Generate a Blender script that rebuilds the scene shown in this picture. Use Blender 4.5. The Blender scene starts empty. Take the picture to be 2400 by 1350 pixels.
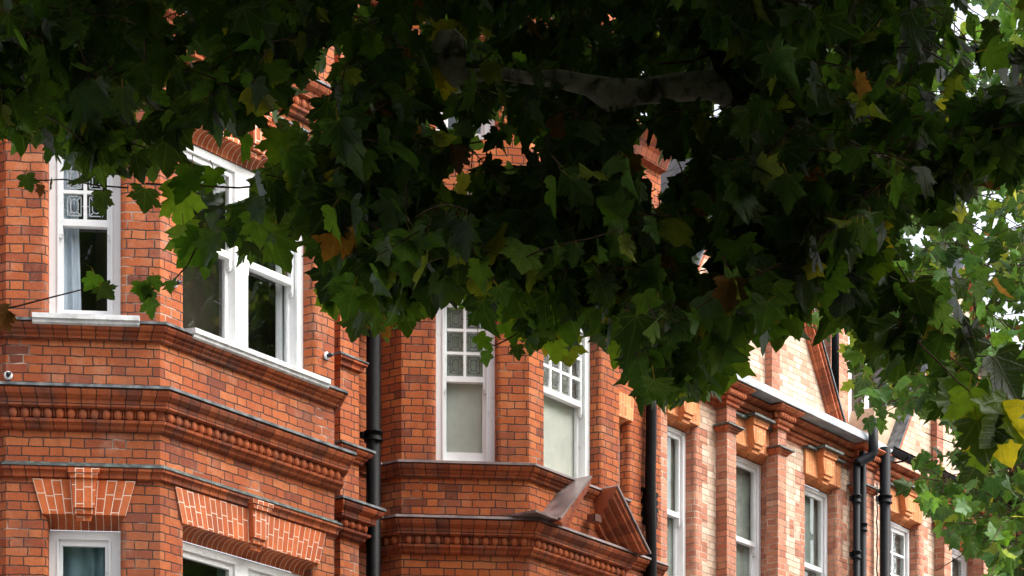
import bpy, math, random
import numpy as np
from mathutils import Vector, noise

sc = bpy.context.scene
R = math.radians
# ------------------------------------------------------------------ camera
# World frame: +X runs along the street, +Y into the houses, z = 0 is eye level,
# the pavement lies 1.6 m below it. The camera looks level, with lens rise.
CAM = (-16.45, -15.33)
TH = R(35.6)
ST, CT = math.sin(TH), math.cos(TH)
GROUND = -1.6
cam = bpy.data.cameras.new("camera")
cam.sensor_width = 36.0
cam.lens = 6364 / 2400 * 36.0
cam.shift_y = (2810 - 675) / 2400
cam.clip_end = 3000
co = bpy.data.objects.new("camera", cam)
sc.collection.objects.link(co)
co.location = (CAM[0], CAM[1], 0)
co.rotation_euler = (R(90), 0, math.atan2(ST, CT) - R(90))
sc.camera = co
# ------------------------------------------------------------------ sky and sun
SUN_AZ = Vector((0.42, -0.80, 0)).normalized()
SUN_EL = R(48)
w = bpy.data.worlds.new("World"); sc.world = w; w.use_nodes = True
nt = w.node_tree; nt.nodes.clear()
sky = nt.nodes.new("ShaderNodeTexSky"); sky.sky_type = 'NISHITA'; sky.sun_disc = False
sky.sun_elevation = SUN_EL
sky.sun_rotation = math.atan2(SUN_AZ.x, SUN_AZ.y)
sky.air_density = 1.0; sky.dust_density = 6.0; sky.ozone_density = 1.0
hs = nt.nodes.new("ShaderNodeHueSaturation"); hs.inputs['Saturation'].default_value = 0.35
bg = nt.nodes.new("ShaderNodeBackground"); bg.inputs['Strength'].default_value = 0.15
wo = nt.nodes.new("ShaderNodeOutputWorld")
nt.links.new(sky.outputs[0], hs.inputs['Color']); nt.links.new(hs.outputs[0], bg.inputs[0])
nt.links.new(bg.outputs[0], wo.inputs[0])
sl = bpy.data.lights.new("sun", 'SUN'); sl.energy = 0.5; sl.angle = R(70); sl.color = (1.0, 0.96, 0.9)
so = bpy.data.objects.new("sun", sl); sc.collection.objects.link(so)
sd = Vector((SUN_AZ.x*math.cos(SUN_EL), SUN_AZ.y*math.cos(SUN_EL), math.sin(SUN_EL)))
so.rotation_euler = sd.to_track_quat('Z', 'Y').to_euler()
sc.view_settings.view_transform = 'Standard'; sc.view_settings.look = 'None'
sc.view_settings.exposure = 1.72; sc.view_settings.gamma = 1.0
sc.render.engine = 'CYCLES'
sc.cycles.use_denoising = True
sc.cycles.max_bounces = 7; sc.cycles.transparent_max_bounces = 12
sc.cycles.sample_clamp_indirect = 6

def to_cam(X, Y):
    X = X - CAM[0]; Y = Y - CAM[1]
    return ST*X - CT*Y, CT*X + ST*Y
def proj(X, Y, h):
    a, b = to_cam(X, Y)
    return 1200 + 6364*a/b, 2810 - 6364*h/b
def at(px, py, b):
    """the point b metres in front of the camera that was measured at px, py"""
    a = (px - 1200)/6364*b
    return Vector((CAM[0] + ST*a + CT*b, CAM[1] - CT*a + ST*b, (2810 - py)/6364*b))

# ------------------------------------------------------------------ materials
M = {}
class N:
    """tiny node-building helper"""
    def __init__(s, name):
        s.m = bpy.data.materials.new(name); s.m.use_nodes = True
        s.t = s.m.node_tree; s.t.nodes.clear()
        s.out = s.t.nodes.new("ShaderNodeOutputMaterial")
    def n(s, typ, ins=None, **kw):
        x = s.t.nodes.new(typ)
        for k, v in kw.items(): setattr(x, k, v)
        for k, v in (ins or {}).items():
            if isinstance(v, bpy.types.NodeSocket): s.t.links.new(v, x.inputs[k])
            else: x.inputs[k].default_value = v
        return x
    def math(s, op, a, b=None, c=None):
        ins = {0: a}
        if b is not None: ins[1] = b
        if c is not None: ins[2] = c
        return s.n("ShaderNodeMath", ins, operation=op).outputs[0]
    def ramp(s, fac, stops, interp='LINEAR'):
        x = s.n("ShaderNodeValToRGB", {0: fac}); cr = x.color_ramp; cr.interpolation = interp
        while len(cr.elements) < len(stops): cr.elements.new(0.5)
        for e, (p, c) in zip(cr.elements, stops):
            e.position = p; e.color = (*c, 1) if len(c) == 3 else c
        return x.outputs[0]
    def mix(s, f, a, b, mode='MIX'):
        x = s.n("ShaderNodeMix", data_type='RGBA', blend_type=mode)
        for k, v in ((0, f), (6, a), (7, b)):
            if isinstance(v, bpy.types.NodeSocket): s.t.links.new(v, x.inputs[k])
            else: x.inputs[k].default_value = v if k == 0 else ((*v, 1) if len(v) == 3 else v)
        return x.outputs[2]
    def noise(s, scale, detail=3, vec=None, rough=0.55):
        ins = {'Scale': scale, 'Detail': detail, 'Roughness': rough}
        if vec is not None: ins['Vector'] = vec
        return s.n("ShaderNodeTexNoise", ins).outputs[0]
    def done(s, col, rough=0.8, bump=None, bs=0.4, bd=0.01, spec=0.3, metal=0.0):
        p = s.n("ShaderNodeBsdfPrincipled", {'Base Color': col if isinstance(col, bpy.types.NodeSocket) else (*col, 1),
                'Roughness': rough, 'Specular IOR Level': spec, 'Metallic': metal})
        if bump is not None:
            bn = s.n("ShaderNodeBump", {'Height': bump, 'Strength': bs, 'Distance': bd})
            s.t.links.new(bn.outputs[0], p.inputs['Normal'])
        s.t.links.new(p.outputs[0], s.out.inputs[0])
        return s.m

def brick_mat(name, ramp, mortar_dark, mortar_pale, pale=(0.5, 0.62), mw=0.010, rowh=0.075, period=0.3375,
              split=0.6667, wob=0.006, dirt=0.45, soot=(0.045, 0.03, 0.025), bs=0.7, swap=False, rough=0.85, streak=0.0, wash=None):
    s = N(name)
    uv = s.n("ShaderNodeUVMap").outputs[0]
    obj = s.n("ShaderNodeTexCoord").outputs['Object']
    nz = s.n("ShaderNodeTexNoise", {'Vector': obj, 'Scale': 9.0, 'Detail': 3})
    off = s.n("ShaderNodeVectorMath", {0: nz.outputs[1], 1: (0.5, 0.5, 0.5)}, operation='SUBTRACT').outputs[0]
    off = s.n("ShaderNodeVectorMath", {0: off, 'Scale': wob*4}, operation='SCALE').outputs[0]
    uvd = s.n("ShaderNodeVectorMath", {0: uv, 1: off}, operation='ADD').outputs[0]
    sp = s.n("ShaderNodeSeparateXYZ", {0: uvd})
    U, V = (sp.outputs[1], sp.outputs[0]) if swap else (sp.outputs[0], sp.outputs[1])
    rv = s.math('DIVIDE', V, rowh); row = s.math('FLOOR', rv); fr = s.math('FRACT', rv)
    par = s.math('MODULO', s.math('ABSOLUTE', row), 2.0)
    jit = s.n("ShaderNodeTexWhiteNoise", {'W': row}, noise_dimensions='1D').outputs[0]
    x = s.math('ADD', s.math('ADD', s.math('DIVIDE', U, period), s.math('MULTIPLY', par, 0.5)), s.math('MULTIPLY', jit, 0.10))
    fx = s.math('FRACT', x)
    gt = s.math('GREATER_THAN', fx, split)
    idx = s.math('ADD', s.math('MULTIPLY', s.math('FLOOR', x), 2.0), gt)
    d0 = s.math('MINIMUM', s.math('MINIMUM', fx, s.math('SUBTRACT', 1.0, fx)), s.math('ABSOLUTE', s.math('SUBTRACT', fx, split)))
    d0 = s.math('MULTIPLY', d0, period)
    dr = s.math('MULTIPLY', s.math('MINIMUM', fr, s.math('SUBTRACT', 1.0, fr)), rowh)
    d = s.math('MINIMUM', d0, dr)
    mm = s.n("ShaderNodeMapRange", {0: d, 1: mw*0.32, 2: mw*0.68, 3: 0.0, 4: 1.0}, interpolation_type='SMOOTHSTEP').outputs[0]
    idv = s.n("ShaderNodeCombineXYZ", {0: idx, 1: row, 2: 0.0}).outputs[0]
    wn = s.n("ShaderNodeTexWhiteNoise", {'Vector': idv}, noise_dimensions='2D')
    col = s.ramp(wn.outputs[0], ramp)
    # fine mottling inside each brick
    fine = s.noise(55, 4, obj)
    col = s.mix(0.5, col, s.ramp(fine, [(0.25, (0.55, 0.5, 0.48)), (0.5, (1, 1, 1)), (0.75, (1.25, 1.2, 1.15))]), 'MULTIPLY')
    big = s.noise(1.7, 5, obj, 0.62)
    dm = s.n("ShaderNodeMapRange", {0: big, 1: 0.50, 2: 0.72, 3: 0.0, 4: dirt}).outputs[0]
    col = s.mix(dm, col, (soot[0]*2.2, soot[1]*2.2, soot[2]*2.2))
    st = s.n("ShaderNodeMapping", {0: obj, 3: (7.0, 7.0, 0.9)}).outputs[0]
    sk = s.n("ShaderNodeMapRange", {0: s.noise(1.0, 5, st, 0.65), 1: 0.52, 2: 0.70, 3: 0.0, 4: dirt*0.6}).outputs[0]
    col = s.mix(sk, col, s.mix(1.0, col, (0.42, 0.36, 0.34), 'MULTIPLY'))
    if wash:
        wz = s.noise(3.1, 6, obj, 0.7)
        wm = s.n("ShaderNodeMapRange", {0: wz, 1: 0.52, 2: 0.75, 3: 0.0, 4: wash}).outputs[0]
        col = s.mix(wm, col, (0.60, 0.40, 0.28))
    pz = s.noise(2.3, 4, obj)
    pm = s.n("ShaderNodeMapRange", {0: pz, 1: pale[0], 2: pale[1], 3: 0.0, 4: 1.0}).outputs[0]
    mcol = s.mix(pm, mortar_dark, mortar_pale)
    col = s.mix(mm, mcol, col)
    h = s.math('ADD', s.math('MULTIPLY', mm, 0.8), s.math('ADD', s.math('MULTIPLY', fine, 0.25), s.math('MULTIPLY', wn.outputs[0], 0.25)))
    return s.done(col, rough, h, bs, 0.012, 0.25)

RED = [(0.0, (0.17, 0.048, 0.028)), (0.06, (0.29, 0.072, 0.032)), (0.3, (0.36, 0.090, 0.032)), (0.75, (0.41, 0.110, 0.036)), (1.0, (0.46, 0.145, 0.055))]
M['brick'] = brick_mat('red_brick', RED, (0.06, 0.04, 0.032), (0.50, 0.38, 0.30), pale=(0.56, 0.70), wash=0.34)
M['brick_b'] = brick_mat('red_brick_orange', [(p, (c[0]*1.0, c[1]*0.96, c[2]*0.8)) for p, c in RED], (0.05, 0.033, 0.026), (0.45, 0.36, 0.27), pale=(0.60, 0.75), dirt=0.5, wash=0.2)
M['brick_far'] = brick_mat('red_brick_pink', [(0, (0.37, 0.14, 0.09)), (0.4, (0.47, 0.18, 0.105)), (1, (0.56, 0.27, 0.17))], (0.16, 0.11, 0.085), (0.55, 0.45, 0.36), pale=(0.45, 0.6), dirt=0.25, wash=0.5)
M['cream'] = brick_mat('cream_brick', [(0, (0.42, 0.21, 0.13)), (0.08, (0.55, 0.37, 0.27)), (0.6, (0.64, 0.48, 0.36)), (1, (0.70, 0.56, 0.44))], (0.34, 0.24, 0.17), (0.55, 0.43, 0.34), pale=(0.5, 0.7), dirt=0.16, mw=0.009)
M['mould'] = brick_mat('moulded_terracotta', [(0, (0.22, 0.052, 0.022)), (0.5, (0.32, 0.075, 0.027)), (1, (0.41, 0.108, 0.038))], (0.025, 0.018, 0.015), (0.3, 0.2, 0.15), pale=(0.66, 0.8), mw=0.007, rowh=0.15, period=0.22, split=0.5, dirt=1.0, bs=0.6, wob=0.002)
M['mould_dark'] = brick_mat('moulded_terracotta_grimy', [(0, (0.13, 0.035, 0.02)), (0.5, (0.24, 0.055, 0.024)), (1, (0.38, 0.09, 0.03))], (0.02, 0.015, 0.013), (0.2, 0.14, 0.1), pale=(0.66, 0.8), mw=0.007, rowh=0.15, period=0.22, split=0.5, dirt=0.9, bs=0.5, wob=0.002)
M['mould_rake'] = brick_mat('raking_terracotta', [(0, (0.20, 0.05, 0.025)), (0.5, (0.28, 0.065, 0.027)), (1, (0.36, 0.09, 0.035))], (0.03, 0.02, 0.016), (0.2, 0.14, 0.1), pale=(0.66, 0.8), mw=0.006, rowh=0.4, period=0.30, split=0.5, dirt=0.9, bs=0.4, wob=0.002)
M['gauged'] = brick_mat('gauged_brick', [(0, (0.40, 0.088, 0.028)), (0.5, (0.50, 0.115, 0.034)), (1, (0.57, 0.15, 0.05))], (0.70, 0.58, 0.46), (0.8, 0.7, 0.58), mw=0.0065, rowh=0.066, period=0.30, split=0.62, wob=0.0006, dirt=0.5, bs=0.15, swap=True)
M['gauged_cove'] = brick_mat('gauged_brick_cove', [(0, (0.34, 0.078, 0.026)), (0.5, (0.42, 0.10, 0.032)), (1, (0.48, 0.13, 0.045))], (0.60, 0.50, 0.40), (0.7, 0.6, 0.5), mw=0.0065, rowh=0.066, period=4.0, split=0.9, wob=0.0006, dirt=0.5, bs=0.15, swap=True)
M['gauged_far'] = brick_mat('gauged_brick_orange', [(0, (0.50, 0.16, 0.055)), (0.5, (0.62, 0.21, 0.075)), (1, (0.70, 0.28, 0.11))], (0.68, 0.45, 0.28), (0.75, 0.55, 0.4), mw=0.005, rowh=0.06, period=0.30, split=0.62, wob=0.0006, dirt=0.25, bs=0.15, swap=True)

def simple(name, c1, c2, scale, rough=0.6, bs=0.2, spec=0.4, metal=0.0, p=(0.35, 0.65), det=4, bd=0.01):
    s = N(name); o = s.n("ShaderNodeTexCoord").outputs['Object']
    z = s.noise(scale, det, o)
    M[name] = s.done(s.ramp(z, [(p[0], c1), (p[1], c2)]), rough, z, bs, bd, spec, metal)
    return M[name]
simple('white_paint', (0.55, 0.55, 0.53), (0.80, 0.81, 0.81), 9, 0.5, 0.1, p=(0.2, 0.40), det=7)
simple('sill_paint', (0.38, 0.38, 0.37), (0.72, 0.73, 0.73), 8, 0.5, 0.15, p=(0.3, 0.62))
simple('white_upvc', (0.74, 0.75, 0.77), (0.84, 0.85, 0.87), 6, 0.3, 0.02, p=(0.2, 0.5))
simple('lead', (0.04, 0.045, 0.048), (0.17, 0.18, 0.185), 9, 0.6, 0.35, 0.25)
simple('lead_pale', (0.20, 0.22, 0.24), (0.34, 0.37, 0.39), 6, 0.5, 0.3)
simple('lead_brown', (0.10, 0.07, 0.065), (0.24, 0.18, 0.17), 5, 0.4, 0.3)
simple('copper_green', (0.06, 0.065, 0.06), (0.20, 0.28, 0.25), 14, 0.6, 0.3, p=(0.48, 0.8))
simple('black_iron', (0.002, 0.002, 0.0022), (0.005, 0.0048, 0.005), 22, 0.5, 0.25, 0.10)
simple('dark_pipe', (0.004, 0.0045, 0.006), (0.007, 0.008, 0.010), 8, 0.45, 0.1, 0.12)
simple('lead_came', (0.05, 0.04, 0.045), (0.09, 0.075, 0.08), 30, 0.5, 0.1)
simple('silver_came', (0.32, 0.34, 0.36), (0.5, 0.53, 0.55), 30, 0.45, 0.1)
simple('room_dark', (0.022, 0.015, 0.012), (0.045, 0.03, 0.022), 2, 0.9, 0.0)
simple('render_tan', (0.40, 0.27, 0.18), (0.58, 0.42, 0.30), 3, 0.9, 0.3)
M['slate'] = brick_mat('slate_tiles', [(0, (0.045,0.045,0.05)), (0.5, (0.07,0.068,0.072)), (1, (0.11,0.10,0.10))], (0.02,0.02,0.02), (0.05,0.05,0.05), mw=0.012, rowh=0.2, period=0.25, split=0.995, dirt=0.3)
simple('asphalt', (0.04, 0.04, 0.042), (0.065, 0.063, 0.06), 30, 0.9, 0.3)
simple('paving', (0.22, 0.21, 0.19), (0.32, 0.30, 0.27), 4, 0.9, 0.2)
simple('kerb_stone', (0.25, 0.24, 0.23), (0.36, 0.35, 0.33), 12, 0.85, 0.2)
simple('plastic_black', (0.015, 0.015, 0.02), (0.03, 0.03, 0.04), 10, 0.3, 0.0)

def cloth(name, c1, c2, trans=0.35):
    s = N(name); o = s.n("ShaderNodeTexCoord").outputs['Object']
    c = s.ramp(s.noise(6, 3, o), [(0.3, c1), (0.7, c2)])
    d = s.n("ShaderNodeBsdfDiffuse", {0: c}).outputs[0]; t = s.n("ShaderNodeBsdfTranslucent", {0: c}).outputs[0]
    x = s.n("ShaderNodeMixShader", {0: trans, 1: d, 2: t}).outputs[0]
    s.t.links.new(x, s.out.inputs[0]); M[name] = s.m
cloth('curtain_blue', (0.66, 0.74, 0.86), (0.76, 0.84, 0.93), 0.2)
cloth('curtain_teal', (0.15, 0.24, 0.27), (0.24, 0.36, 0.40), 0.2)
cloth('curtain_white', (0.75, 0.77, 0.78), (0.85, 0.86, 0.88), 0.2)
cloth('curtain_mauve', (0.20, 0.16, 0.16), (0.27, 0.22, 0.22))
cloth('blind_cream', (0.50, 0.50, 0.455), (0.58, 0.58, 0.53), 0.1)
cloth('blind_grey', (0.22, 0.25, 0.23), (0.34, 0.38, 0.34), 0.1)

def glass(name, tint, base=0.05, wav=0.0):
    s = N(name); o = s.n("ShaderNodeTexCoord").outputs['Object']
    z = s.noise(1.6, 2, o)
    bn = s.n("ShaderNodeBump", {'Height': z, 'Strength': 0.12 + wav, 'Distance': 0.03}).outputs[0]
    ge = s.n("ShaderNodeNewGeometry")
    dt = s.n("ShaderNodeVectorMath", {0: ge.outputs['Incoming'], 1: ge.outputs['Normal']}, operation='DOT_PRODUCT').outputs['Value']
    iv = s.math('SUBTRACT', 1.0, s.math('ABSOLUTE', dt))
    fr = s.math('ADD', 0.04, s.math('MULTIPLY', s.math('POWER', iv, 5.0), 0.96))
    f = s.math('MINIMUM', s.math('ADD', s.math('MULTIPLY', fr, 1.7), base), 1.0)
    t = s.n("ShaderNodeBsdfTransparent", {0: (*tint, 1)}).outputs[0]
    g = s.n("ShaderNodeBsdfGlossy", {'Color': (0.92, 0.96, 0.96, 1), 'Roughness': 0.015, 'Normal': bn}).outputs[0]
    x = s.n("ShaderNodeMixShader", {0: f, 1: t, 2: g}).outputs[0]
    s.t.links.new(x, s.out.inputs[0]); M[name] = s.m
glass('glass', (0.95, 0.97, 0.96), 0.0)
glass('glass_leaded', (0.84, 0.88, 0.86), 0.05, 0.5)

def leaf_mat(name, gain, tgain, gloss=0.38, tmix=0.42):
    s = N(name)
    at_ = s.n("ShaderNodeAttribute", attribute_name='tone').outputs['Color']
    uv = s.n("ShaderNodeUVMap").outputs[0]; sp = s.n("ShaderNodeSeparateXYZ", {0: uv})
    x, y = sp.outputs[0], sp.outputs[1]
    ang = s.math('ABSOLUTE', s.math('ARCTAN2', x, s.math('ADD', y, 0.02)))
    v = None
    r = s.math('SQRT', s.math('ADD', s.math('MULTIPLY', x, x), s.math('MULTIPLY', y, y)))
    for a in (0.0, 0.70, 1.35):
        dd = s.math('MULTIPLY', s.math('ABSOLUTE', s.math('SUBTRACT', ang, a)), r)
        v = dd if v is None else s.math('MINIMUM', v, dd)
    # side veins: fine herringbone
    sv = s.math('ABSOLUTE', s.math('SUBTRACT', s.math('FRACT', s.math('ADD', s.math('MULTIPLY', r, 9.0), s.math('MULTIPLY', v, -9.0))), 0.5))
    vm = s.n("ShaderNodeMapRange", {0: v, 1: 0.008, 2: 0.028, 3: 1.0, 4: 0.0}).outputs[0]
    sm = s.n("ShaderNodeMapRange", {0: sv, 1: 0.0, 2: 0.12, 3: 0.4, 4: 0.0}).outputs[0]
    vv = s.math('MAXIMUM', vm, sm)
    o = s.n("ShaderNodeTexCoord").outputs['Object']
    sp2 = s.noise(28, 3, o)
    col = s.mix(0.8, at_, s.ramp(sp2, [(0.3, (0.7, 0.72, 0.6)), (0.6, (1.1, 1.1, 1.0)), (0.78, (1.5, 1.25, 0.9))]), 'MULTIPLY')
    col = s.mix(s.math('MULTIPLY', vv, 0.22), col, (0.14, 0.19, 0.06))
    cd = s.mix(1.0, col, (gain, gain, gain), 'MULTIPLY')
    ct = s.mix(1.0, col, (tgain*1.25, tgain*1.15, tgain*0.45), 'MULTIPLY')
    bn = s.n("ShaderNodeBump", {'Height': s.math('ADD', vv, s.math('MULTIPLY', sp2, 0.6)), 'Strength': 0.5, 'Distance': 0.006}).outputs[0]
    p = s.n("ShaderNodeBsdfPrincipled", {'Base Color': cd, 'Roughness': gloss, 'Specular IOR Level': 0.26, 'Normal': bn}).outputs[0]
    t = s.n("ShaderNodeBsdfTranslucent", {0: ct}).outputs[0]
    m = s.n("ShaderNodeMixShader", {0: tmix, 1: p, 2: t}).outputs[0]
    s.t.links.new(m, s.out.inputs[0]); M[name] = s.m
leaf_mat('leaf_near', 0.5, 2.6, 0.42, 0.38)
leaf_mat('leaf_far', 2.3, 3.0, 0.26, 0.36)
def bark():
    s = N('plane_bark'); o = s.n("ShaderNodeTexCoord").outputs['Object']
    a = s.noise(13, 5, o, 0.6); b = s.noise(23, 4, o)
    c = s.ramp(a, [(0.36, (0.10, 0.085, 0.06)), (0.43, (0.26, 0.23, 0.17)), (0.49, (0.46, 0.42, 0.33)), (0.62, (0.60, 0.56, 0.46)), (0.7, (0.50, 0.47, 0.36))])
    c = s.mix(0.5, c, s.ramp(b, [(0.3, (0.8, 0.8, 0.8)), (0.6, (1.25, 1.25, 1.25))]), 'MULTIPLY')
    M['bark'] = s.done(c, 0.85, s.math('ADD', a, s.math('MULTIPLY', b, 0.6)), 0.8, 0.02, 0.2)
bark()
simple('knob_bark', (0.018, 0.013, 0.010), (0.07, 0.05, 0.035), 30, 0.95, 1.0, 0.1, bd=0.03)
simple('twig_bark', (0.05, 0.03, 0.02), (0.13, 0.075, 0.045), 30, 0.8, 0.3, 0.2)

# ------------------------------------------------------------------ mesh builder
class MB:
    def __init__(s): s.v = []; s.f = []; s.m = []; s.uv = []; s.sm = []
    def face(s, pts, uvs=None, mi=0, smooth=False):
        i = len(s.v); s.v += [tuple(p) for p in pts]
        s.f.append(tuple(range(i, i+len(pts)))); s.m.append(mi); s.sm.append(smooth)
        s.uv += list(uvs) if uvs else [(p[0] + p[1], p[2]) for p in pts]
    def box(s, F, u0, u1, v0, v1, z0, z1, mi=0):
        P = F.pt
        q = lambda a, b, c: P(a, b, c)
        for pts, uvs in (
            ([q(u0,v0,z0), q(u1,v0,z0), q(u1,v0,z1), q(u0,v0,z1)], [(u0,z0),(u1,z0),(u1,z1),(u0,z1)]),
            ([q(u1,v1,z0), q(u0,v1,z0), q(u0,v1,z1), q(u1,v1,z1)], [(u1,z0),(u0,z0),(u0,z1),(u1,z1)]),
            ([q(u0,v1,z0), q(u0,v0,z0), q(u0,v0,z1), q(u0,v1,z1)], [(u0-v1+v0,z0),(u0,z0),(u0,z1),(u0-v1+v0,z1)]),
            ([q(u1,v0,z0), q(u1,v1,z0), q(u1,v1,z1), q(u1,v0,z1)], [(u1,z0),(u1+v1-v0,z0),(u1+v1-v0,z1),(u1,z1)]),
            ([q(u0,v0,z1), q(u1,v0,z1), q(u1,v1,z1), q(u0,v1,z1)], [(u0,v0),(u1,v0),(u1,v1),(u0,v1)]),
            ([q(u0,v1,z0), q(u1,v1,z0), q(u1,v0,z0), q(u0,v0,z0)], [(u0,v1),(u1,v1),(u1,v0),(u0,v0)])):
            s.face(pts, uvs, mi)
    def tube(s, pts, rad, n=8, mi=0, bump=0.0, rng=None, caps=True):
        pts = [Vector(p) for p in pts]
        if not hasattr(rad, '__len__'): rad = [rad]*len(pts)
        rings = []; prev = None; L = 0
        for i, p in enumerate(pts):
            d = (pts[min(i+1, len(pts)-1)] - pts[max(i-1, 0)]).normalized()
            if prev is None:
                a = d.cross(Vector((0, 0, 1)) if abs(d.z) < 0.9 else Vector((1, 0, 0))).normalized()
            else:
                a = (prev - d*prev.dot(d)).normalized()
            prev = a; b = d.cross(a)
            ring = []
            for k in range(n):
                t = 2*math.pi*k/n
                r = rad[i]
                if bump:
                    q = p + a*math.cos(t)*r + b*math.sin(t)*r
                    r *= 1 + bump*(noise.noise(q*7) + 0.6*noise.noise(q*19))
                ring.append(p + a*math.cos(t)*r + b*math.sin(t)*r)
            rings.append(ring)
        for i in range(len(rings)-1):
            L2 = L + (pts[i+1]-pts[i]).length
            for k in range(n):
                k2 = (k+1) % n
                s.face([rings[i][k], rings[i][k2], rings[i+1][k2], rings[i+1][k]],
                       [(k/n, L), ((k+1)/n, L), ((k+1)/n, L2), (k/n, L2)], mi, True)
            L = L2
        if caps:
            s.face(list(reversed(rings[0])), None, mi); s.face(rings[-1], None, mi)
    def build(s, name, mats, parent=None, kind=None, weld=False):
        me = bpy.data.meshes.new(name)
        org = Vector(parent_origin(parent)) if parent is not None else Vector((0, 0, 0))
        me.from_pydata([(p[0]-org.x, p[1]-org.y, p[2]-org.z) for p in s.v], [], s.f)
        if not isinstance(mats, (list, tuple)): mats = [mats]
        for k in mats: me.materials.append(M[k])
        me.polygons.foreach_set('material_index', s.m)
        ul = me.uv_layers.new(name='UVMap')
        ul.data.foreach_set('uv', [c for p in s.uv for c in p])
        me.polygons.foreach_set('use_smooth', s.sm)
        if weld or any(s.sm):
            import bmesh
            bm = bmesh.new(); bm.from_mesh(me); bmesh.ops.remove_doubles(bm, verts=bm.verts, dist=0.00002)
            bm.to_mesh(me); bm.free()
        o = bpy.data.objects.new(name, me); sc.collection.objects.link(o)
        if parent is not None: o.parent = parent
        if kind: o['kind'] = kind
        return o
def parent_origin(p):
    x = Vector((0, 0, 0))
    while p is not None:
        x += Vector(p.location); p = p.parent
    return x
class Fr:
    """a wall face seen from the street: u runs along it, v goes into the house, z up"""
    def __init__(s, p, q):
        s.p = Vector((p[0], p[1])); d = Vector((q[0]-p[0], q[1]-p[1])); s.L = d.length
        s.d = d/s.L; s.n = Vector((-s.d.y, s.d.x))
    def pt(s, u, v, z):
        w_ = s.p + s.d*u + s.n*v
        return (w_.x, w_.y, z)
def thing(name, loc, label, cat, group=None):
    o = bpy.data.objects.new(name, None); sc.collection.objects.link(o)
    o.location = loc; o['label'] = label; o['category'] = cat; o.empty_display_size = 0.3
    if group: o['group'] = group
    return o
def lab(o, t): o['label'] = t; return o

# ------------------------------------------------------------------ architecture helpers
RJ = 0.045      # rounded brick jamb radius
DEP = 0.13      # depth of the reveal in front of the window frame
def wall(mb, F, z0, z1, holes, matf=None, ub=0.0, ulines=(), zlines=(), jamb=0, topf=None):
    """holes: (u0, u1, z0, z1)"""
    us = {0.0, F.L}; zs = {z0, z1}
    H = []
    for (a, b, c, d) in holes:
        H.append((max(a-RJ, 0), min(b+RJ, F.L), c, d)); us |= {max(a-RJ, 0), min(b+RJ, F.L)}; zs |= {c, d}
    us |= {u for u in ulines if 0 < u < F.L}; zs |= {z for z in zlines if z0 < z < z1}
    us = sorted(us); zs = sorted(zs)
    for i in range(len(us)-1):
        for j in range(len(zs)-1):
            uc = (us[i]+us[i+1])/2; zc = (zs[j]+zs[j+1])/2
            if us[i+1]-us[i] < 1e-5 or zs[j+1]-zs[j] < 1e-5: continue
            if any(a < uc < b and c < zc < d for a, b, c, d in H): continue
            a, b, c, d = us[i], us[i+1], zs[j], zs[j+1]
            mb.face([F.pt(a,0,c), F.pt(b,0,c), F.pt(b,0,d), F.pt(a,0,d)],
                    [(ub+a,c),(ub+b,c),(ub+b,d),(ub+a,d)], matf(uc, zc) if matf else 0)
    for (a, b, c, d) in holes:
        for (e, sg) in ((a, -1), (b, 1)):
            prof = [(e+sg*RJ, 0.0)]
            for k in (1, 2, 3):
                t = k/3*math.pi/2
                prof.append((e+sg*RJ*(1-math.sin(t)), RJ*(1-math.cos(t))))
            prof.append((e, DEP+0.12))
            acc = 0
            for k in range(len(prof)-1):
                p, q = prof[k], prof[k+1]; l = math.hypot(p[0]-q[0], p[1]-q[1])
                pts = [F.pt(p[0],p[1],c), F.pt(q[0],q[1],c), F.pt(q[0],q[1],d), F.pt(p[0],p[1],d)]
                uv = [(ub+e-sg*acc,c),(ub+e-sg*(acc+l),c),(ub+e-sg*(acc+l),d),(ub+e-sg*acc,d)]
                if sg > 0: pts.reverse(); uv.reverse()
                mb.face(pts, uv, jamb, False); acc += l
        a2, b2 = max(a-RJ, 0), min(b+RJ, F.L)
        mb.face([F.pt(a2,0,d), F.pt(b2,0,d), F.pt(b2,DEP+.12,d), F.pt(a2,DEP+.12,d)], [(a,d),(b,d),(b,d+.2),(a,d+.2)], jamb)
        mb.face([F.pt(a2,DEP+.12,c), F.pt(b2,DEP+.12,c), F.pt(b2,0,c), F.pt(a2,0,c)], [(a,c-.2),(b,c-.2),(b,c),(a,c)], jamb)

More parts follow.
